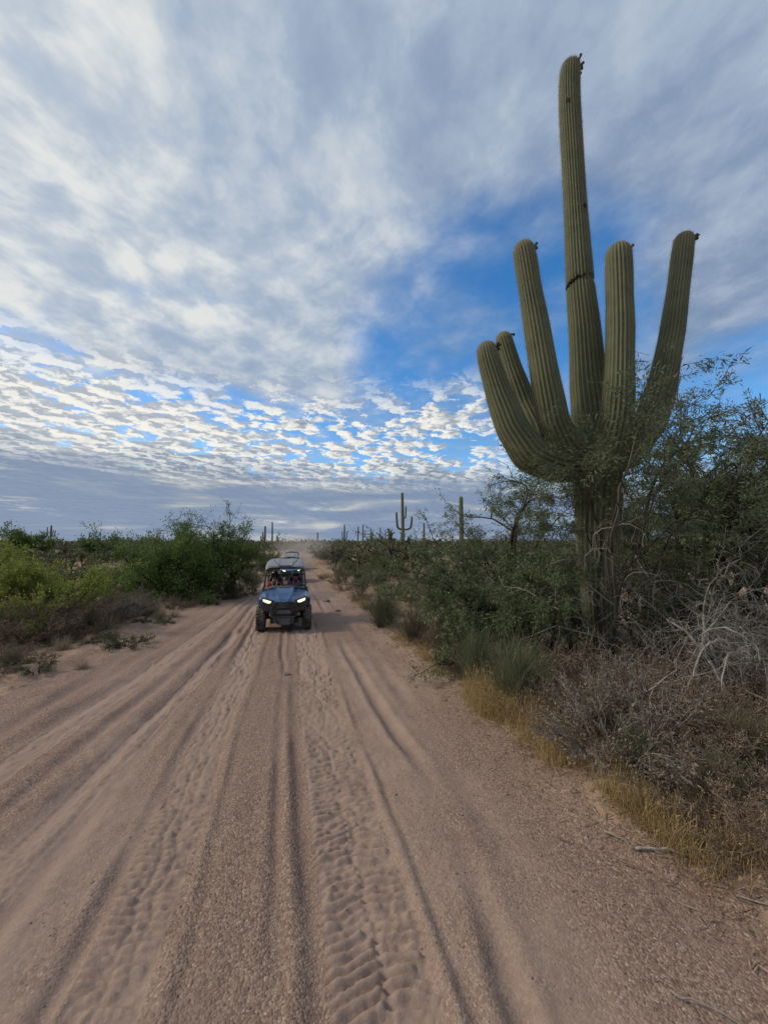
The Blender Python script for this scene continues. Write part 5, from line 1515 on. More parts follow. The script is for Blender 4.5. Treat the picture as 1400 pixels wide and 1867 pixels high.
def litter():
    """twiglets and plant litter strewn at the verges"""
    rng = np.random.default_rng(707)
    g = Geo()
    n = 5000
    S = 1.2 + 16 * rng.random(n) ** 1.5; T = road_right(S) + 0.25 - np.abs(rng.normal(size=n)) * 0.42 + rng.random(n) * 0.3
    m_ = 2200
    S2 = 5 + 15 * rng.random(m_); T2 = road_left(S2) - 1.6 * rng.random(m_) + 0.4 * rng.normal(size=m_)
    S = np.concatenate([S, S2]); T = np.concatenate([T, T2])
    X, Y = xy(S, T)
    P = np.stack([X, Y, macro(X, Y) + 0.022], -1)
    D = rdir(rng, len(P)); D[:, 2] *= 0.15
    g.leaves(P, D, 0.03 + 0.12 * rng.random(len(P)) ** 2, 0.0055, rng)
    tag(link('plant_litter', g.mesh('plant_litter', M_TWIG_BROWN)), 'dry twiglets and litter strewn along the verges', 'litter', kind='stuff')


def gravel():
    rng = np.random.default_rng(808)
    n = 10000
    S = 1.2 + 7.0 * rng.random(n) ** 1.7; T = -3.6 + 7.2 * rng.random(n)
    X, Y = xy(S, T)
    dz, fine, rut = detail(S, T)
    keep = (rng.random(n) > fine * 0.9) & (T < road_right(S) + 0.3)
    X, Y, dz = X[keep], Y[keep], dz[keep]
    ins = sstep(-0.35, 0.25, (road_right(S) - T)[keep])
    Z = macro(X, Y) + dz * ins
    n = len(X)
    r = 0.0022 + 0.0060 * rng.random(n) ** 3
    big = rng.random(n) < 0.03
    r[big] = 0.006 + 0.009 * rng.random(big.sum()) ** 2
    V0 = np.array([(1, 0, 0), (0, 1, 0), (-1, 0, 0), (0, -1, 0), (0, 0, 0.75), (0, 0, -0.75)], float)
    F0 = np.array([(0, 1, 4), (1, 2, 4), (2, 3, 4), (3, 0, 4), (1, 0, 5), (2, 1, 5), (3, 2, 5), (0, 3, 5)])
    V = V0[None] * (r[:, None, None] * (0.7 + 0.6 * rng.random((n, 6, 1))))
    a = rng.random(n) * 6.28; ca, sa = np.cos(a)[:, None], np.sin(a)[:, None]
    V = np.stack([V[..., 0] * ca - V[..., 1] * sa, V[..., 0] * sa + V[..., 1] * ca, V[..., 2]], -1)
    V = V + np.stack([X, Y, Z + r * 0.25], -1)[:, None, :]
    F = (F0[None] + (np.arange(n) * 6)[:, None, None]).reshape(-1, 3)
    g = Geo(); g.add(V.reshape(-1, 3), F, np.repeat(rng.random(n), 8))
    tag(link('gravel', g.mesh('gravel', mat_leaf('gravel_stone', (0.15, 0.105, 0.085), (0.46, 0.37, 0.30), 0.0, 0.9, 0.15))), 'coarse loose gravel grains scattered over the sandy road', 'gravel', kind='stuff')


far_scrub(); grass(); litter(); gravel()


# ---- single sticks and stones that can be picked out
def stone(loc, r, label, seed):
    rng = np.random.default_rng(seed)
    bm = bmesh.new(); bmesh.ops.create_icosphere(bm, subdivisions=2, radius=1.0)
    ph = rng.random(3) * 6
    for v in bm.verts:
        k_ = 1 + 0.22 * math.sin(3 * v.co.x + ph[0]) * math.cos(2.5 * v.co.y + ph[1]) + 0.10 * rng.normal()
        v.co = Vector((v.co.x * k_ * r * 1.3, v.co.y * k_ * r, v.co.z * k_ * r * 0.65))
    me = bpy.data.meshes.new('stone'); bm.to_mesh(me); bm.free()
    me.materials.append(M_STONE)
    s_, t_ = st(*loc)
    dz = detail(np.array([s_]), np.array([t_]))[0][0] if -9 < t_ < 4 else 0
    tag(link('stone', me, None, (loc[0], loc[1], ground_z(*loc) + dz + r * 0.25)), label, 'stone', 'loose stones')


M_STONE = mat_simple('stone', (0.20, 0.155, 0.13), 0.9, 0.2, vary=0.4, scale=25, bumps=0.5)
stone((-1.72, 7.05), 0.045, 'dark stone lying in the middle of the road before the vehicle', 1)
stone((-6.1, 9.3), 0.05, 'dark clod on the sand below the left verge row', 2)
stone((-2.35, 15.9), 0.11, 'pale stone on the right rim of the road behind the vehicle', 3)
stone((-1.6, 13.6), 0.09, 'pale stone on the right rim beside the vehicle', 4)


def stick(p0, p1, r, label, seed, bend=0.03):
    rng = np.random.default_rng(seed)
    f = np.linspace(0, 1, 8)[:, None]
    P = np.array(p0) * (1 - f) + np.array(p1) * f
    P = np.concatenate([P, np.zeros((8, 1))], 1)
    sd = np.array([-(p1[1] - p0[1]), p1[0] - p0[0]]); sd /= np.linalg.norm(sd)
    P[:, :2] += sd * (np.sin(np.pi * f) * bend + rng.normal(size=(8, 1)) * 0.006)
    P[:, 2] = macro(P[:, 0], P[:, 1]) + 0.022
    c = P[0].copy()
    g = Geo(); g.tube(P - c, np.linspace(r, r * 0.6, 8), 6, 0.7)
    tag(link('stick', g.mesh('stick', M_BARK_GREY if r > 0.008 else M_TWIG_GREY, True), None, c), label, 'stick', 'fallen sticks')


stick((1.92, 3.12), (2.28, 3.06), 0.011, 'straight grey stick lying flat on the sand at the right verge', 1, 0.0)
stick((1.78, 3.30), (1.90, 3.12), 0.008, 'curved pale stick end-on to the straight grey one', 2, 0.03)
stick((1.50, 2.20), (1.78, 2.05), 0.005, 'thin dark twig on the gravel near the bottom right', 3, 0.02)
stick((2.35, 2.75), (2.75, 2.30), 0.006, 'long thin stick at the edge of the lower right brush', 4, 0.04)
stick((1.05, 6.9), (1.25, 6.3), 0.006, 'dead twig along the right verge before the low dark bush', 5, 0.05)


# ---------------------------------------------------------------- side-by-side buggies
M_BLUE = mat_simple('blue_plastic', (0.022, 0.082, 0.20), 0.3, 0.5, vary=0.15, scale=4, dust=0.24)
M_DARK = mat_simple('dark_plastic', (0.022, 0.022, 0.023), 0.6, 0.4, vary=0.3, scale=10, dust=0.22)
M_GREYP = mat_simple('grey_roof_plastic', (0.17, 0.18, 0.19), 0.45, 0.45, vary=0.15, scale=6, dust=0.30)
M_COWL = mat_simple('grey_cowl_plastic', (0.10, 0.105, 0.11), 0.5, 0.4, vary=0.15, scale=6, dust=0.3)
M_TUBE = mat_simple('cage_paint', (0.016, 0.016, 0.017), 0.4, 0.5, vary=0.2, scale=12, dust=0.15)
M_TYRE = mat_simple('tyre_rubber', (0.030, 0.028, 0.027), 0.85, 0.2, vary=0.3, scale=20, dust=0.8)
M_RIM = mat_simple('rim_metal', (0.05, 0.05, 0.052), 0.4, 0.5, 0.6, vary=0.2, scale=10, dust=0.25)
M_SEAT = mat_simple('seat_vinyl', (0.030, 0.030, 0.033), 0.6, 0.3, vary=0.25, scale=14, bumps=0.2)
M_STEEL = mat_simple('shock_steel', (0.25, 0.25, 0.25), 0.4, 0.5, 0.8, vary=0.2, scale=20, dust=0.3)
M_BADGE = mat_simple('badge_silver', (0.6, 0.6, 0.6), 0.3, 0.5, 0.6, vary=0.05)


def mat_lamp(name, color, strength):
    m_, k = new_mat(name)
    co = k.n('ShaderNodeTexCoord').outputs['Object']
    c = k.mix(k.rng(k.noise(co, 30, 2), 0.3, 0.7), tuple(q * 0.85 for q in color), color)
    finish(k, principled(k, (0.8, 0.8, 0.8), 0.2, 0.5, emit=c, estr=strength).outputs[0])
    return m_


M_LAMP = mat_lamp('headlight_lens', (0.80, 1.0, 0.52), 1.7)


def bm_mesh(name, bm, mat, smooth=False, bevel=0.0):
    if bevel:
        bmesh.ops.bevel(bm, geom=[e for e in bm.edges if e.is_manifold and e.calc_face_angle(0) > 0.5], offset=bevel, segments=2, affect='EDGES')
    bmesh.ops.recalc_face_normals(bm, faces=bm.faces)
    me = bpy.data.meshes.new(name)
    bm.to_mesh(me); bm.free()
    for p in me.polygons:
        p.use_smooth = smooth
    me.materials.append(mat)
    return me


def shell(rows, th):
    """closed shell over a grid of points (rows of equal length), th thick downwards"""
    bm = bmesh.new()
    g = [[bm.verts.new(p) for p in r] for r in rows]
    for a in range(len(g) - 1):
        for b in range(len(g[0]) - 1):
            bm.faces.new((g[a][b], g[a][b + 1], g[a + 1][b + 1], g[a + 1][b]))
    bmesh.ops.recalc_face_normals(bm, faces=bm.faces)
    up = sum((f.normal.z for f in bm.faces))
    if up < 0:
        bmesh.ops.reverse_faces(bm, faces=bm.faces)
    bmesh.ops.solidify(bm, geom=list(bm.faces), thickness=th)
    return bm


def prism(pts, y0, y1, inset=0.0):
    """outline in x,z swept from y0 to y1"""
    bm = bmesh.new()
    a = [bm.verts.new((x, y0, z)) for x, z in pts]
    cx = sum(p[0] for p in pts) / len(pts); cz = sum(p[1] for p in pts) / len(pts)
    b = [bm.verts.new((cx + (x - cx) * (1 - inset), y1, cz + (z - cz) * (1 - inset))) for x, z in pts]
    bm.faces.new(a); bm.faces.new(b[::-1])
    n = len(pts)
    for i in range(n):
        bm.faces.new((a[i], b[i], b[(i + 1) % n], a[(i + 1) % n]))
    return bm


def lathe_x(prof, n=36):
    """(x, radius) profile turned about the x axis"""
    g = Geo()
    a = np.arange(n) * 2 * np.pi / n
    V = np.array([[(x, r * math.cos(q), r * math.sin(q)) for q in a] for x, r in prof]).reshape(-1, 3)
    m = len(prof)
    i = np.arange(m - 1)[:, None] * n; j = np.arange(n)[None, :]
    g.add(V, np.stack([i + j, i + (j + 1) % n, i + n + (j + 1) % n, i + n + j], -1).reshape(-1, 4))
    return g


def wheel_meshes():
    w, r = 0.115, 0.335
    tyre = lathe_x([(-w * 0.55, 0.19), (-w * 0.9, 0.21), (-w, 0.27), (-w * 0.92, 0.315), (-w * 0.6, r - 0.012), (0, r - 0.006), (w * 0.6, r - 0.012), (w * 0.92, 0.315), (w, 0.27), (w * 0.9, 0.21), (w * 0.55, 0.19)], 44)
    lugs = Geo()
    for i in range(26):
        a = i * 2 * math.pi / 26
        for sx, da in ((-1, 0), (1, 0.12)):
            m = Matrix.Rotation(a + da, 3, 'X') @ Matrix.Rotation(0.45 * sx, 3, 'Z')
            c = Matrix.Rotation(a + da, 3, 'X') @ Vector((sx * w * 0.50, 0, r))
            lugs.box(c, (w * 0.78, 0.030, 0.026), np.array(m))
        for sx in (-1, 1):
            m = Matrix.Rotation(a + 0.06, 3, 'X')
            lugs.box(m @ Vector((sx * w * 0.95, 0, r - 0.035)), (0.022, 0.034, 0.05), np.array(m))
    rim = lathe_x([(-w * 0.7, 0.205), (-w * 0.72, 0.19), (-w * 0.35, 0.175), (w * 0.35, 0.175), (w * 0.72, 0.19), (w * 0.7, 0.205)], 36)
    for i in range(8):
        m = Matrix.Rotation(i * math.pi / 4, 3, 'X')
        for sx in (-1, 1):
            rim.box(m @ Vector((sx * 0.03, 0, 0.10)), (0.02, 0.035, 0.17), np.array(m))
    hub = lathe_x([(-0.07, 0.001), (-0.07, 0.05), (-0.04, 0.06), (0.04, 0.06), (0.07, 0.05), (0.07, 0.001)], 20)
    return tyre.mesh('tyre', M_TYRE, True), lugs.mesh('tread_lugs', M_TYRE), rim.mesh('rim', M_RIM, False), hub.mesh('hub', M_DARK, True)


def tubes(name, runs, r, mat, parent, n=8):
    g = Geo()
    for pts in runs:
        g.tube(resample(np.array([(*p, 0) for p in pts]), max(2, len(pts) * 4), 1)[0][:, :3] if len(pts) > 2 else np.array(pts), r, n)
    return link(name, g.mesh(name, mat, True), parent)


def build_buggy():
    root = empty('buggy')
    H = lambda nm, bm, mat, par=root, sm=False, bv=0.0: link(nm, bm_mesh(nm, bm, mat, sm, bv), par)
    # ---- body shell: sections from the nose to the cowl
    ST = [(-0.46, 0.80, 0.845, 0.80), (-0.36, 0.90, 0.905, 0.86), (-0.15, 0.98, 0.965, 0.915), (0.15, 1.0, 1.010, 0.945), (0.45, 1.0, 1.045, 0.955), (0.78, 0.97, 1.085, 0.965)]
    rowsH, rowsF = [], []
    for y, sx, zc, zf in ST:
        half = [(0.0, zc - 0.018), (0.13, zc - 0.012), (0.21, zc), (0.235, zc + 0.004), (0.265, zc - 0.028), (0.36, zc - 0.045), (0.43, zc - 0.05)]
        f = 0.55 + 0.45 * min(1, (y + 0.46) / 0.6)
        half = [(x * sx * (f if x < 0.3 else 1), z) for x, z in half]
        rowsH.append([(-x, y + 0.10 * (x / 0.45) ** 2 * (y < -0.2), z) for x, z in half[:0:-1]] + [(x, y + 0.10 * (x / 0.45) ** 2 * (y < -0.2), z) for x, z in half])
        rowsF.append((y, sx, zc, zf))
    hood = H('hood', shell(rowsH, 0.018), M_BLUE, sm=False)
    H('badge', prism([(-0.035, 0.832), (0.035, 0.832), (0.03, 0.846), (-0.03, 0.846)], -0.475, -0.462), M_BADGE, hood)
    # raised bonnet scoops
    for sx in (-1, 1):
        g = Geo(); g.tube([(sx * 0.115, -0.40, 0.875), (sx * 0.165, -0.1, 0.965), (sx * 0.235, 0.3, 1.03), (sx * 0.28, 0.74, 1.085)], [0.010, 0.016, 0.02, 0.02], 6)
        link('hood_ridge', g.mesh('hood_ridge', M_BLUE, True), hood)
    for s_ in (-1, 1):
        rows = []
        for y, sx, zc, zf in rowsF:
            dy = 0.10 if y < -0.2 else 0.0
            o = 0.0 if y > -0.3 else -0.05
            rows.append([(s_ * x, y + dy * (x / 0.45) ** 1.2, z) for x, z in ((0.425 * sx, zc - 0.052), (0.50 * sx, zf + 0.035), (0.60 * sx + o * 0.3, zf + 0.02), (0.675 * sx + o, zf - 0.03), (0.705 * sx + o, zf - 0.11), (0.70 * sx + o, zf - 0.19))])
        fd = H('front_fender', shell(rows, 0.016), M_BLUE)
        # headlight: slanted lens in a dark housing
        hp = [(s_ * 0.545, 0.915), (s_ * 0.335, 0.845), (s_ * 0.36, 0.802), (s_ * 0.42, 0.803), (s_ * 0.535, 0.855)]
        hh = [(s_ * 0.58, 0.945), (s_ * 0.285, 0.865), (s_ * 0.325, 0.770), (s_ * 0.43, 0.768), (s_ * 0.57, 0.82)]
        hs_ = H('headlight', prism(hh, -0.40, -0.24), M_DARK, bv=0.006)
        H('lens', prism(hp, -0.425, -0.395, 0.04), M_LAMP, hs_)
        # inner cheek between lamp and grille, and dark wheel-arch liner
        H('cheek', prism([(s_ * 0.27, 0.86), (s_ * 0.60, 0.80), (s_ * 0.55, 0.62), (s_ * 0.33, 0.55), (s_ * 0.30, 0.66)], -0.385, -0.22), M_DARK, bv=0.008)
        H('arch_liner', prism([(s_ * 0.30, 0.90), (s_ * 0.66, 0.86), (s_ * 0.64, 0.74), (s_ * 0.40, 0.72), (s_ * 0.32, 0.45), (s_ * 0.22, 0.45)], -0.2, 0.62), M_DARK)
    # ---- nose: hexagonal grille, bumper, skid plate
    hexo = [(-0.265, 0.835), (0.265, 0.835), (0.372, 0.665), (0.315, 0.475), (-0.315, 0.475), (-0.372, 0.665)]
    hexi = [(x * 0.84, 0.655 + (z - 0.655) * 0.80) for x, z in hexo]
    bm = bmesh.new()
    ring = [[bm.verts.new((x, y, z)) for x, z in pts] for pts, y in ((hexo, -0.42), (hexo, -0.475), (hexi, -0.485), (hexi, -0.42))]
    for a in range(4):
        for i in range(6):
            bm.faces.new((ring[a][i], ring[a][(i + 1) % 6], ring[(a + 1) % 4][(i + 1) % 6], ring[(a + 1) % 4][i]))
    gr = H('grille', bm, M_DARK, bv=0.004)
    H('back_panel', prism(hexi, -0.425, -0.40), M_TUBE, gr)
    for i in range(7):
        x = -0.19 + i * 0.38 / 6
        g = Geo(); g.box((x, -0.455, 0.735), (0.014, 0.02, 0.125)); link('grille_bar', g.mesh('grille_bar', M_COWL), gr)
    for i in range(4):
        g = Geo(); g.box((0, -0.458, 0.685 + i * 0.034), (0.40, 0.018, 0.012)); link('grille_bar', g.mesh('grille_bar', M_COWL), gr)
    H('winch_panel', prism([(-0.15, 0.62), (0.15, 0.62), (0.19, 0.53), (-0.19, 0.53)], -0.50, -0.43), M_COWL, gr, bv=0.006)
    tubes('bumper', [[(-0.36, -0.44, 0.56), (-0.33, -0.53, 0.46), (0, -0.56, 0.44), (0.33, -0.53, 0.46), (0.36, -0.44, 0.56)], [(-0.22, -0.545, 0.455), (-0.20, -0.54, 0.36), (-0.12, -0.42, 0.25)], [(0.22, -0.545, 0.455), (0.20, -0.54, 0.36), (0.12, -0.42, 0.25)]], 0.018, M_TUBE, root)
    H('skid_plate', prism([(-0.27, 0.46), (0.27, 0.46), (0.24, 0.30), (0.14, 0.24), (-0.14, 0.24), (-0.24, 0.30)], -0.47, -0.40), M_COWL, bv=0.01)
    # ---- floor pan and chassis
    g = Geo(); g.box((0, 0.95, 0.30), (0.72, 2.5, 0.10)); link('floor_pan', g.mesh('floor_pan', M_DARK), root)
    H('firewall', prism([(-0.62, 0.98), (0.62, 0.98), (0.58, 0.35), (-0.58, 0.35)], 0.66, 0.74), M_DARK)
    # ---- suspension
    for s_ in (-1, 1):
        for y in (0.0, 1.95):
            tubes('suspension_arm', [[(s_ * 0.20, y - 0.15, 0.37), (s_ * 0.52, y, 0.33)], [(s_ * 0.20, y + 0.15, 0.37), (s_ * 0.52, y, 0.33)], [(s_ * 0.22, y - 0.08, 0.50), (s_ * 0.52, y, 0.42)]], 0.016, M_TUBE, root, 6)
            sh = tubes('shock_absorber', [[(s_ * 0.30, y + 0.08, 0.82), (s_ * 0.46, y + 0.02, 0.40)]], 0.020, M_STEEL, root, 8)
            a_ = np.linspace(0, 7 * 2 * np.pi, 90)
            ax = np.array([s_ * 0.16, -0.06, -0.42]); ax /= np.linalg.norm(ax); u_ = np.cross(ax, [0, 1, 0]); u_ /= np.linalg.norm(u_); w_ = np.cross(ax, u_)
            P = np.array([s_ * 0.31, y + 0.076, 0.79]) + ax * (np.linspace(0, 0.34, 90))[:, None] + 0.036 * (u_ * np.cos(a_)[:, None] + w_ * np.sin(a_)[:, None])
            g = Geo(); g.tube(P, 0.006, 5); link('spring', g.mesh('spring', M_TUBE, True), sh)
    # ---- wheels
    ty, lg, rm, hb = WHEEL
    for x, y in ((-0.605, 0.0), (0.605, 0.0), (-0.61, 1.97), (0.61, 1.97)):
        w = empty('wheel', (x, y, 0.335)); w.parent = root
        for nm, me in (('tyre', ty), ('tread_lugs', lg), ('rim', rm), ('hub', hb)):
            link(nm, me, w)
    # ---- cabin
    H('cowl', shell([[(-0.58, 0.72, 1.03), (-0.30, 0.72, 1.085), (0, 0.72, 1.075), (0.30, 0.72, 1.085), (0.58, 0.72, 1.03)], [(-0.60, 0.90, 1.06), (-0.30, 0.88, 1.12), (0, 0.90, 1.10), (0.30, 0.88, 1.13), (0.60, 0.90, 1.06)], [(-0.60, 0.98, 1.00), (-0.30, 0.98, 1.05), (0, 0.99, 1.04), (0.30, 0.98, 1.05), (0.60, 0.98, 1.00)]], 0.02), M_COWL)
    da = H('dashboard', prism([(-0.56, 1.04), (0.56, 1.04), (0.56, 0.80), (-0.56, 0.80)], 0.90, 1.02), M_DARK, bv=0.02)
    bm = bmesh.new(); bmesh.ops.create_uvsphere(bm, u_segments=16, v_segments=8, radius=1.0)
    for v in bm.verts: v.co = Vector((0.34 + v.co.x * 0.17, 0.90 + v.co.y * 0.10, 1.10 + max(-0.02, v.co.z * 0.085)))
    H('instrument_pod', bm, M_DARK, da, True)
    a_ = np.linspace(0, 2 * np.pi, 33)
    c = np.array([0.32, 1.10, 1.085]); u_ = np.array([1, 0, 0]); w_ = np.array([0, 0.42, 0.907])
    sw = Geo(); sw.tube(c + 0.165 * (u_ * np.cos(a_)[:, None] + w_ * np.sin(a_)[:, None]), 0.014, 8)
    swo = link('steering_wheel', sw.mesh('steering_wheel', M_DARK, True), root)
    tubes('spoke', [[tuple(c), tuple(c + 0.16 * u_)], [tuple(c), tuple(c - 0.16 * u_)], [tuple(c), tuple(c - 0.16 * w_)], [tuple(c), (0.32, 0.95, 1.0)]], 0.012, M_TUBE, swo, 6)
    for x in (-0.31, 0.31):
        se = H('seat', prism([(x - 0.24, 0.44), (x + 0.24, 0.44), (x + 0.25, 0.56), (x - 0.25, 0.56)], 1.22, 1.72), M_SEAT, bv=0.03)
        rows = [[(x + q * 0.24 * f, 1.66 + (z - 0.5) * 0.22 + 0.05 * (1 - q * q), z) for q in np.linspace(-1, 1, 7)] for z, f in ((0.50, 1.0), (0.70, 1.0), (0.95, 1.0), (1.12, 0.85), (1.25, 0.6), (1.33, 0.42))]
        H('backrest', shell(rows, 0.08), M_SEAT, se, True)
    # ---- cage, roof
    RT = lambda y: 1.655 + 0.165 * (y - 0.98) / 1.1
    tubes('roll_cage', [[(s_ * 0.60, 0.76, 1.00), (s_ * 0.575, 0.86, 1.28), (s_ * 0.545, 0.99, 1.615), (s_ * 0.535, 1.3, 1.68), (s_ * 0.52, 2.02, 1.775), (s_ * 0.53, 2.16, 1.60), (s_ * 0.56, 2.40, 0.95)] for s_ in (-1, 1)]
          + [[(s_ * 0.53, 1.72, 1.735), (s_ * 0.60, 1.76, 1.40), (s_ * 0.64, 1.74, 0.95), (s_ * 0.62, 1.70, 0.45)] for s_ in (-1, 1)]
          + [[(-0.54, 0.99, 1.615), (0.54, 0.99, 1.615)], [(-0.52, 2.02, 1.775), (0.52, 2.02, 1.775)], [(-0.62, 1.755, 1.36), (0.62, 1.755, 1.36)], [(-0.6, 0.76, 1.0), (0.6, 0.76, 1.0)]], 0.024, M_TUBE, root)
    rows = []
    for y, w_, e in ((0.90, 0.555, -0.035), (0.945, 0.575, 0.0), (1.10, 0.58, 0.012), (1.45, 0.57, 0.018), (1.85, 0.56, 0.012), (2.10, 0.52, -0.01)):
        z = RT(y) + e + 0.02
        half = [(0.0, 0.010), (0.155, 0.012), (0.175, 0.030), (0.40, 0.020), (0.50, 0.0), (0.565, -0.045)]
        fx = 1 - 0.25 * (1 - min(1, (y - 0.90) / 0.5)) * 0
        pts = [(-x / 0.565 * w_ * fx, y, z + d) for x, d in half[:0:-1]] + [(x / 0.565 * w_ * fx, y, z + d) for x, d in half]
        rows.append(pts)
    ro = H('roof', shell(rows, 0.03), M_GREYP)
    for s_ in (-1, 1):
        g = Geo(); g.tube([(s_ * 0.20, 0.95, RT(0.95) + 0.052), (s_ * 0.24, 1.2, RT(1.2) + 0.066), (s_ * 0.33, 1.55, RT(1.55) + 0.068), (s_ * 0.36, 2.0, RT(2.0) + 0.055)], 0.014, 6)
        link('roof_rib', g.mesh('roof_rib', M_COWL, True), ro)
    H('roof_visor', prism([(-0.20, RT(0.9) + 0.005), (0.20, RT(0.9) + 0.005), (0.17, RT(0.9) + 0.062), (-0.17, RT(0.9) + 0.062)], 0.885, 0.97, 0.05), M_COWL, ro)
    for s_ in (-1, 1):
        do = H('door', prism([(s_ * 0.645, 0.97), (s_ * 0.685, 0.93), (s_ * 0.70, 0.62), (s_ * 0.66, 0.40), (s_ * 0.63, 0.40), (s_ * 0.665, 0.65)], 0.74, 1.72), M_DARK, bv=0.008)
        H('door_panel', prism([(s_ * 0.688, 0.90), (s_ * 0.712, 0.84), (s_ * 0.715, 0.66), (s_ * 0.70, 0.62)], 0.86, 1.60), M_BLUE, do, bv=0.004)
        net = tubes('window_net', [[(s_ * 0.605, 1.15 + 0.12 * q, 1.0), (s_ * 0.565, 1.22 + 0.10 * q, 1.62)] for q in range(5)] + [[(s_ * (0.60 - 0.045 * q / 4), 1.05, 1.05 + 0.14 * q), (s_ * (0.60 - 0.045 * q / 4), 1.72, 1.05 + 0.14 * q)] for q in range(5)], 0.008, M_TUBE, root, 5)
        rows = [[(s_ * x, y, z) for x, z in ((0.50, 0.98), (0.62, 0.99), (0.70, 0.95), (0.72, 0.83), (0.71, 0.74))] for y in (1.62, 1.8, 2.0, 2.25, 2.42)]
        H('rear_fender', shell(rows, 0.016), M_BLUE)
    H('cargo_box', prism([(-0.50, 1.02), (0.50, 1.02), (0.48, 0.70), (-0.48, 0.70)], 1.95, 2.55), M_DARK, bv=0.02)
    return root


WHEEL = wheel_meshes()


def copy_tree(o, parent=None):
    c = o.copy(); COL.objects.link(c); c.parent = parent
    for ch in list(o.children):
        copy_tree(ch, c)
    return c


def set_buggy(o, s_, t_, label, dr=0.0):
    x, y = xy(s_, t_)
    o.location = (x, y, ground_z(x, y) - 0.035)
    o.rotation_euler = (0, 0, math.atan2(-RU[0], RU[1]) + dr)
    tag(o, label, 'buggy', 'off-road buggies driving in line')


BUGGY = build_buggy()
set_buggy(BUGGY, 11.1, -0.10, 'dusty blue off-road buggy with lit headlights and two riders, nearest on the road')
b2 = copy_tree(BUGGY); set_buggy(b2, 26.5, 0.14, 'second off-road buggy, only its grey roof showing behind the first', 0.02)
b3 = copy_tree(BUGGY); set_buggy(b3, 36.0, 0.25, 'third off-road buggy farthest back in the line', -0.02)


# ---------------------------------------------------------------- the two riders
M_SKIN = mat_simple('skin', (0.42, 0.25, 0.17), 0.55, 0.35, vary=0.08, scale=20)
M_ORANGE = mat_simple('orange_jacket', (0.46, 0.075, 0.030), 0.8, 0.2, vary=0.2, scale=16, bumps=0.2)
M_VEST = mat_simple('black_vest', (0.025, 0.022, 0.022), 0.8, 0.2, vary=0.3, scale=16, bumps=0.2)
M_PURPLE = mat_simple('purple_shirt', (0.20, 0.035, 0.24), 0.8, 0.2, vary=0.25, scale=12, bumps=0.2)
M_PINK = mat_simple('red_scarf', (0.45, 0.03, 0.075), 0.8, 0.2, vary=0.2, scale=12)
M_TROUSER = mat_simple('dark_trousers', (0.035, 0.038, 0.05), 0.85, 0.2, vary=0.2, scale=12)
M_BUFF = mat_simple('grey_face_scarf', (0.30, 0.28, 0.29), 0.85, 0.15, vary=0.25, scale=18)
M_HELM_B = mat_simple('black_helmet', (0.020, 0.018, 0.018), 0.3, 0.5, vary=0.2, scale=8, dust=0.2)
M_HELM_T = mat_simple('teal_white_helmet', (0.20, 0.33, 0.34), 0.3, 0.5, vary=0.5, scale=9, dust=0.15)
M_GOG = mat_simple('goggle_lens', (0.015, 0.012, 0.014), 0.12, 0.6, vary=0.1)
M_STRAP = mat_simple('harness_strap', (0.42, 0.42, 0.40), 0.8, 0.2, vary=0.15)


def skin_mesh(name, verts, edges, mat, root_i=0, sub=2):
    me = bpy.data.meshes.new(name + '_frame')
    me.from_pydata([v[:3] for v in verts], [], [])
    me.edges.add(len(edges)); me.edges.foreach_set('vertices', np.array(edges, np.int32).ravel()); me.update()
    o = bpy.data.objects.new(name + '_frame', me); COL.objects.link(o)
    sk = o.modifiers.new('skin', 'SKIN'); sk.use_smooth_shade = True
    if not me.skin_vertices:
        bpy.context.view_layer.objects.active = o
    for i, v in enumerate(verts):
        d = me.skin_vertices[0].data[i]
        d.radius = v[3] if hasattr(v[3], '__len__') else (v[3], v[3]); d.use_root = i == root_i
    sb = o.modifiers.new('sub', 'SUBSURF'); sb.levels = sub; sb.render_levels = sub
    dg = bpy.context.evaluated_depsgraph_get(); dg.update()
    ev = bpy.data.meshes.new_from_object(o.evaluated_get(dg))
    bpy.data.objects.remove(o); bpy.data.meshes.remove(me)
    ev.name = name; ev.materials.clear(); ev.materials.append(mat)
    return ev


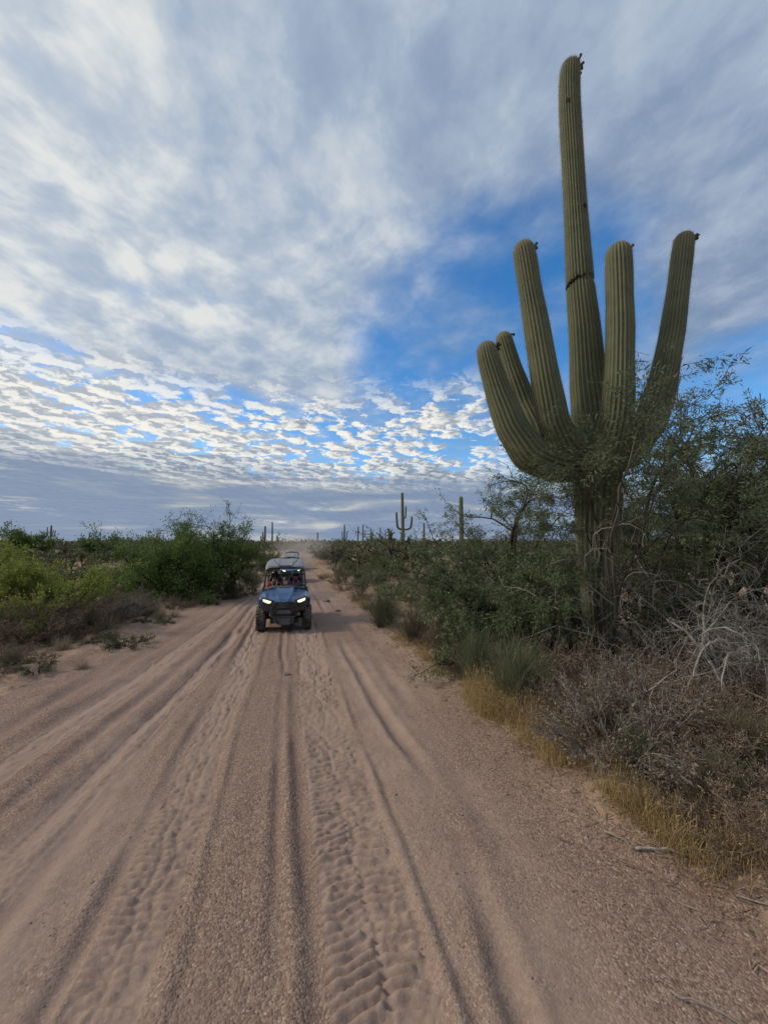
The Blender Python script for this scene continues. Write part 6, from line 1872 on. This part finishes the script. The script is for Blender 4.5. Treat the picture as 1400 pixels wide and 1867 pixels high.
def rider(x0, label, driver):
    par = BUGGY
    m = Matrix.Translation(par.location) @ Matrix.Rotation(par.rotation_euler[2], 4, 'Z')
    base = m @ Vector((x0, 1.52, 0.56))
    o = empty('person', base, par.rotation_euler[2] + (0.12 if driver else -0.05))
    tag(o, label, 'person', 'riders in the front buggy')
    # skeleton, metres, relative to the seat point; -y is forward
    V, E = [], []

    def v(x, y, z, r, p=None):
        V.append((x, y, z, r)); i = len(V) - 1
        if p is not None: E.append((p, i))
        return i
    pel = v(0, 0, 0.10, (0.17, 0.13))
    wa = v(0, 0.01, 0.26, (0.145, 0.11), pel)
    ch = v(0, 0.02, 0.46, (0.175, 0.125), wa)
    nb = v(0, 0.01, 0.60, 0.07, ch)
    nk = v(0, -0.01, 0.68, 0.055, nb)
    hd = v(0, -0.025, 0.765, (0.072, 0.088), nk)
    ht = v(0, -0.01, 0.86, (0.070, 0.085), hd)
    v(0, -0.125, 0.79, 0.014, hd)            # nose
    hands = []
    for s_ in (-1, 1):
        sh = v(s_ * 0.175, 0.01, 0.535, 0.065, ch)
        if driver:
            eb = v(s_ * 0.26, -0.16, 0.36, 0.046, sh); wr = v(s_ * 0.165, -0.365, 0.505, 0.030, eb); pm = v(s_ * 0.155, -0.425, 0.545, 0.036, wr); fd = (-0.25 * s_, -0.45, 0.55)
        else:
            eb = v(s_ * 0.27, -0.10, 0.30, 0.046, sh); wr = v(s_ * 0.15, -0.33, 0.22, 0.030, eb); pm = v(s_ * 0.125, -0.40, 0.215, 0.036, wr); fd = (-0.1 * s_, -0.8, -0.25)
        for q, ln in enumerate((0.030, 0.036, 0.034, 0.028)):
            f0 = np.array(V[pm][:3]) + np.array([(q - 1.5) * 0.019, -0.025, 0.006])
            d1 = np.array(fd) / np.linalg.norm(fd)
            a = v(*(f0), 0.0092, pm); b = v(*(f0 + d1 * ln), 0.0088, a); v(*(f0 + d1 * ln * 1.3 + np.array([0, 0.02, -0.028])), 0.0078, b)
        t0 = v(*(np.array(V[pm][:3]) + np.array([-s_ * 0.036, -0.005, 0.004])), 0.0105, pm); v(*(np.array(V[t0][:3]) + np.array([-s_ * 0.012, -0.03, -0.006])), 0.0092, t0)
        hp = v(s_ * 0.10, -0.05, 0.075, 0.085, pel)
        kn = v(s_ * 0.14, -0.43, 0.13, 0.06, hp); an = v(s_ * 0.13, -0.60, -0.20, 0.042, kn); v(s_ * 0.13, -0.72, -0.225, 0.036, an)
    body = link('body', skin_mesh('body', V, E, M_SKIN), o)
    # clothing: shells a little larger than the body
    W, F_ = [], []

    def w(x, y, z, r, p=None):
        W.append((x, y, z, r)); i = len(W) - 1
        if p is not None: F_.append((p, i))
        return i
    a = w(0, 0, 0.09, (0.185, 0.145)); b = w(0, 0.01, 0.26, (0.162, 0.127), a); c = w(0, 0.02, 0.46, (0.195, 0.142), b); w(0, 0.01, 0.60, 0.088, c)
    for s_ in (-1, 1):
        sh = w(s_ * 0.182, 0.01, 0.535, 0.082, c)
        if driver:
            e = w(s_ * 0.262, -0.16, 0.36, 0.062, sh); w(s_ * 0.175, -0.345, 0.49, 0.044, e)
        else:
            e = w(s_ * 0.272, -0.10, 0.30, 0.062, sh); w(s_ * 0.158, -0.31, 0.225, 0.044, e)
    link('jacket', skin_mesh('jacket', W, F_, M_PURPLE if driver else M_ORANGE), o)
    W, F_ = [], []
    a = w(0, 0, 0.08, (0.19, 0.15))
    for s_ in (-1, 1):
        h = w(s_ * 0.10, -0.05, 0.08, 0.10, a); k2 = w(s_ * 0.14, -0.43, 0.135, 0.075, h); w(s_ * 0.13, -0.585, -0.17, 0.055, k2)
    link('trousers', skin_mesh('trousers', W, F_, M_TROUSER), o)
    if not driver:
        W, F_ = [], []
        a = w(0.02, -0.03, 0.14, (0.19, 0.17)); b = w(0.02, -0.02, 0.30, (0.178, 0.165), a); c = w(0.03, -0.01, 0.46, (0.19, 0.18), b); w(0.01, 0.0, 0.58, (0.15, 0.13), c)
        link('vest', skin_mesh('vest', W, F_, M_VEST), o)
    for s_ in (-1, 1):
        g = Geo(); g.tube([(s_ * 0.05, 0.0, 0.655), (s_ * 0.075, -0.11, 0.60), (s_ * 0.045, -0.165, 0.46), (s_ * 0.015, -0.155, 0.28), (s_ * 0.02, -0.16, 0.16)], 0.016, 6)
        link('harness_strap', g.mesh('harness_strap', M_STRAP if s_ > 0 or driver else M_BUFF, True), o)
    # scarf round the neck and over the mouth
    W, F_ = [], []
    a = w(0, 0.0, 0.60, 0.105); b = w(0, -0.012, 0.665, 0.080, a); w(0, -0.035, 0.735, (0.078, 0.096), b)
    link('scarf', skin_mesh('scarf', W, F_, M_PINK if driver else M_BUFF), o)
    # helmet shell with a face opening, peak and goggles
    bm = bmesh.new(); bmesh.ops.create_uvsphere(bm, u_segments=28, v_segments=18, radius=1.0)
    dele = []
    for f in bm.faces:
        q = f.calc_center_median()
        if q.z < -0.72 or (q.y < -0.45 and -0.62 < q.z < 0.28 and abs(q.x) < 0.72):
            dele.append(f)
    bmesh.ops.delete(bm, geom=dele, context='FACES')
    for q in bm.verts: q.co = Vector((q.co.x * 0.125, q.co.y * 0.150 - 0.005, q.co.z * 0.145 + 0.815))
    bmesh.ops.solidify(bm, geom=list(bm.faces), thickness=0.012)
    he = link('helmet', bm_mesh('helmet', bm, M_HELM_T if driver else M_HELM_B, True), o)
    rows = [[(x, -0.115 - 0.045 * (1 - (x / 0.115) ** 2) - e, 0.870 + 0.022 * (1 - (x / 0.115) ** 2) + u) for x in np.linspace(-0.115, 0.115, 9)] for e, u in ((0.0, 0.0), (0.04, 0.008), (0.085, 0.006))]
    link('peak', bm_mesh('peak', shell(rows, 0.006), M_HELM_T if driver else M_HELM_B, True), he)
    rows = [[(x, -0.098 - 0.032 * (1 - (x / 0.098) ** 2) - e, z) for x in np.linspace(-0.098, 0.098, 9)] for z, e in ((0.845, 0.0), (0.82, 0.010), (0.79, 0.010), (0.768, 0.0))]
    bm = bmesh.new(); gg = [[bm.verts.new(p) for p in r] for r in rows]
    for a in range(3):
        for b in range(8): bm.faces.new((gg[a][b], gg[a][b + 1], gg[a + 1][b + 1], gg[a + 1][b]))
    bmesh.ops.solidify(bm, geom=list(bm.faces), thickness=0.008)
    link('goggles', bm_mesh('goggles', bm, M_GOG, True), he)
    return o


rider(-0.31, 'passenger in black helmet, grey face scarf and orange jacket with dark vest', False)
rider(0.31, 'driver in pale teal helmet and purple shirt behind the steering wheel', True)


# ---------------------------------------------------------------- dust hanging over the far end of the road
def dust():
    bm = bmesh.new(); bmesh.ops.create_icosphere(bm, subdivisions=3, radius=1.0)
    me = bpy.data.meshes.new('dust_cloud'); bm.to_mesh(me); bm.free()
    m_, k = new_mat('road_dust')
    co = k.n('ShaderNodeTexCoord').outputs['Object']
    fall = k.rng(k.v('LENGTH', co), 1.0, 0.2)
    n_ = k.noise(co, 2.6, 3, 0.6)
    vol = k.n('ShaderNodeVolumePrincipled')
    vol.inputs['Color'].default_value = (0.85, 0.72, 0.60, 1)
    k.put(vol.inputs['Density'], k.m('MULTIPLY', k.m('MULTIPLY', fall, k.rng(n_, 0.3, 0.7)), 0.095))
    out = k.n('ShaderNodeOutputMaterial'); k.link(vol.outputs[0], out.inputs['Volume'])
    me.materials.append(m_)
    x, y = xy(52, 1.8)
    o = link('dust_cloud', me, None, (x, y, 0.9))
    o.scale = (5.5, 24, 3.0); o.rotation_euler = (0, 0, math.atan2(-RU[0], RU[1]))
    tag(o, 'pale dust hanging over the far end of the road', 'dust', kind='stuff')


dust()
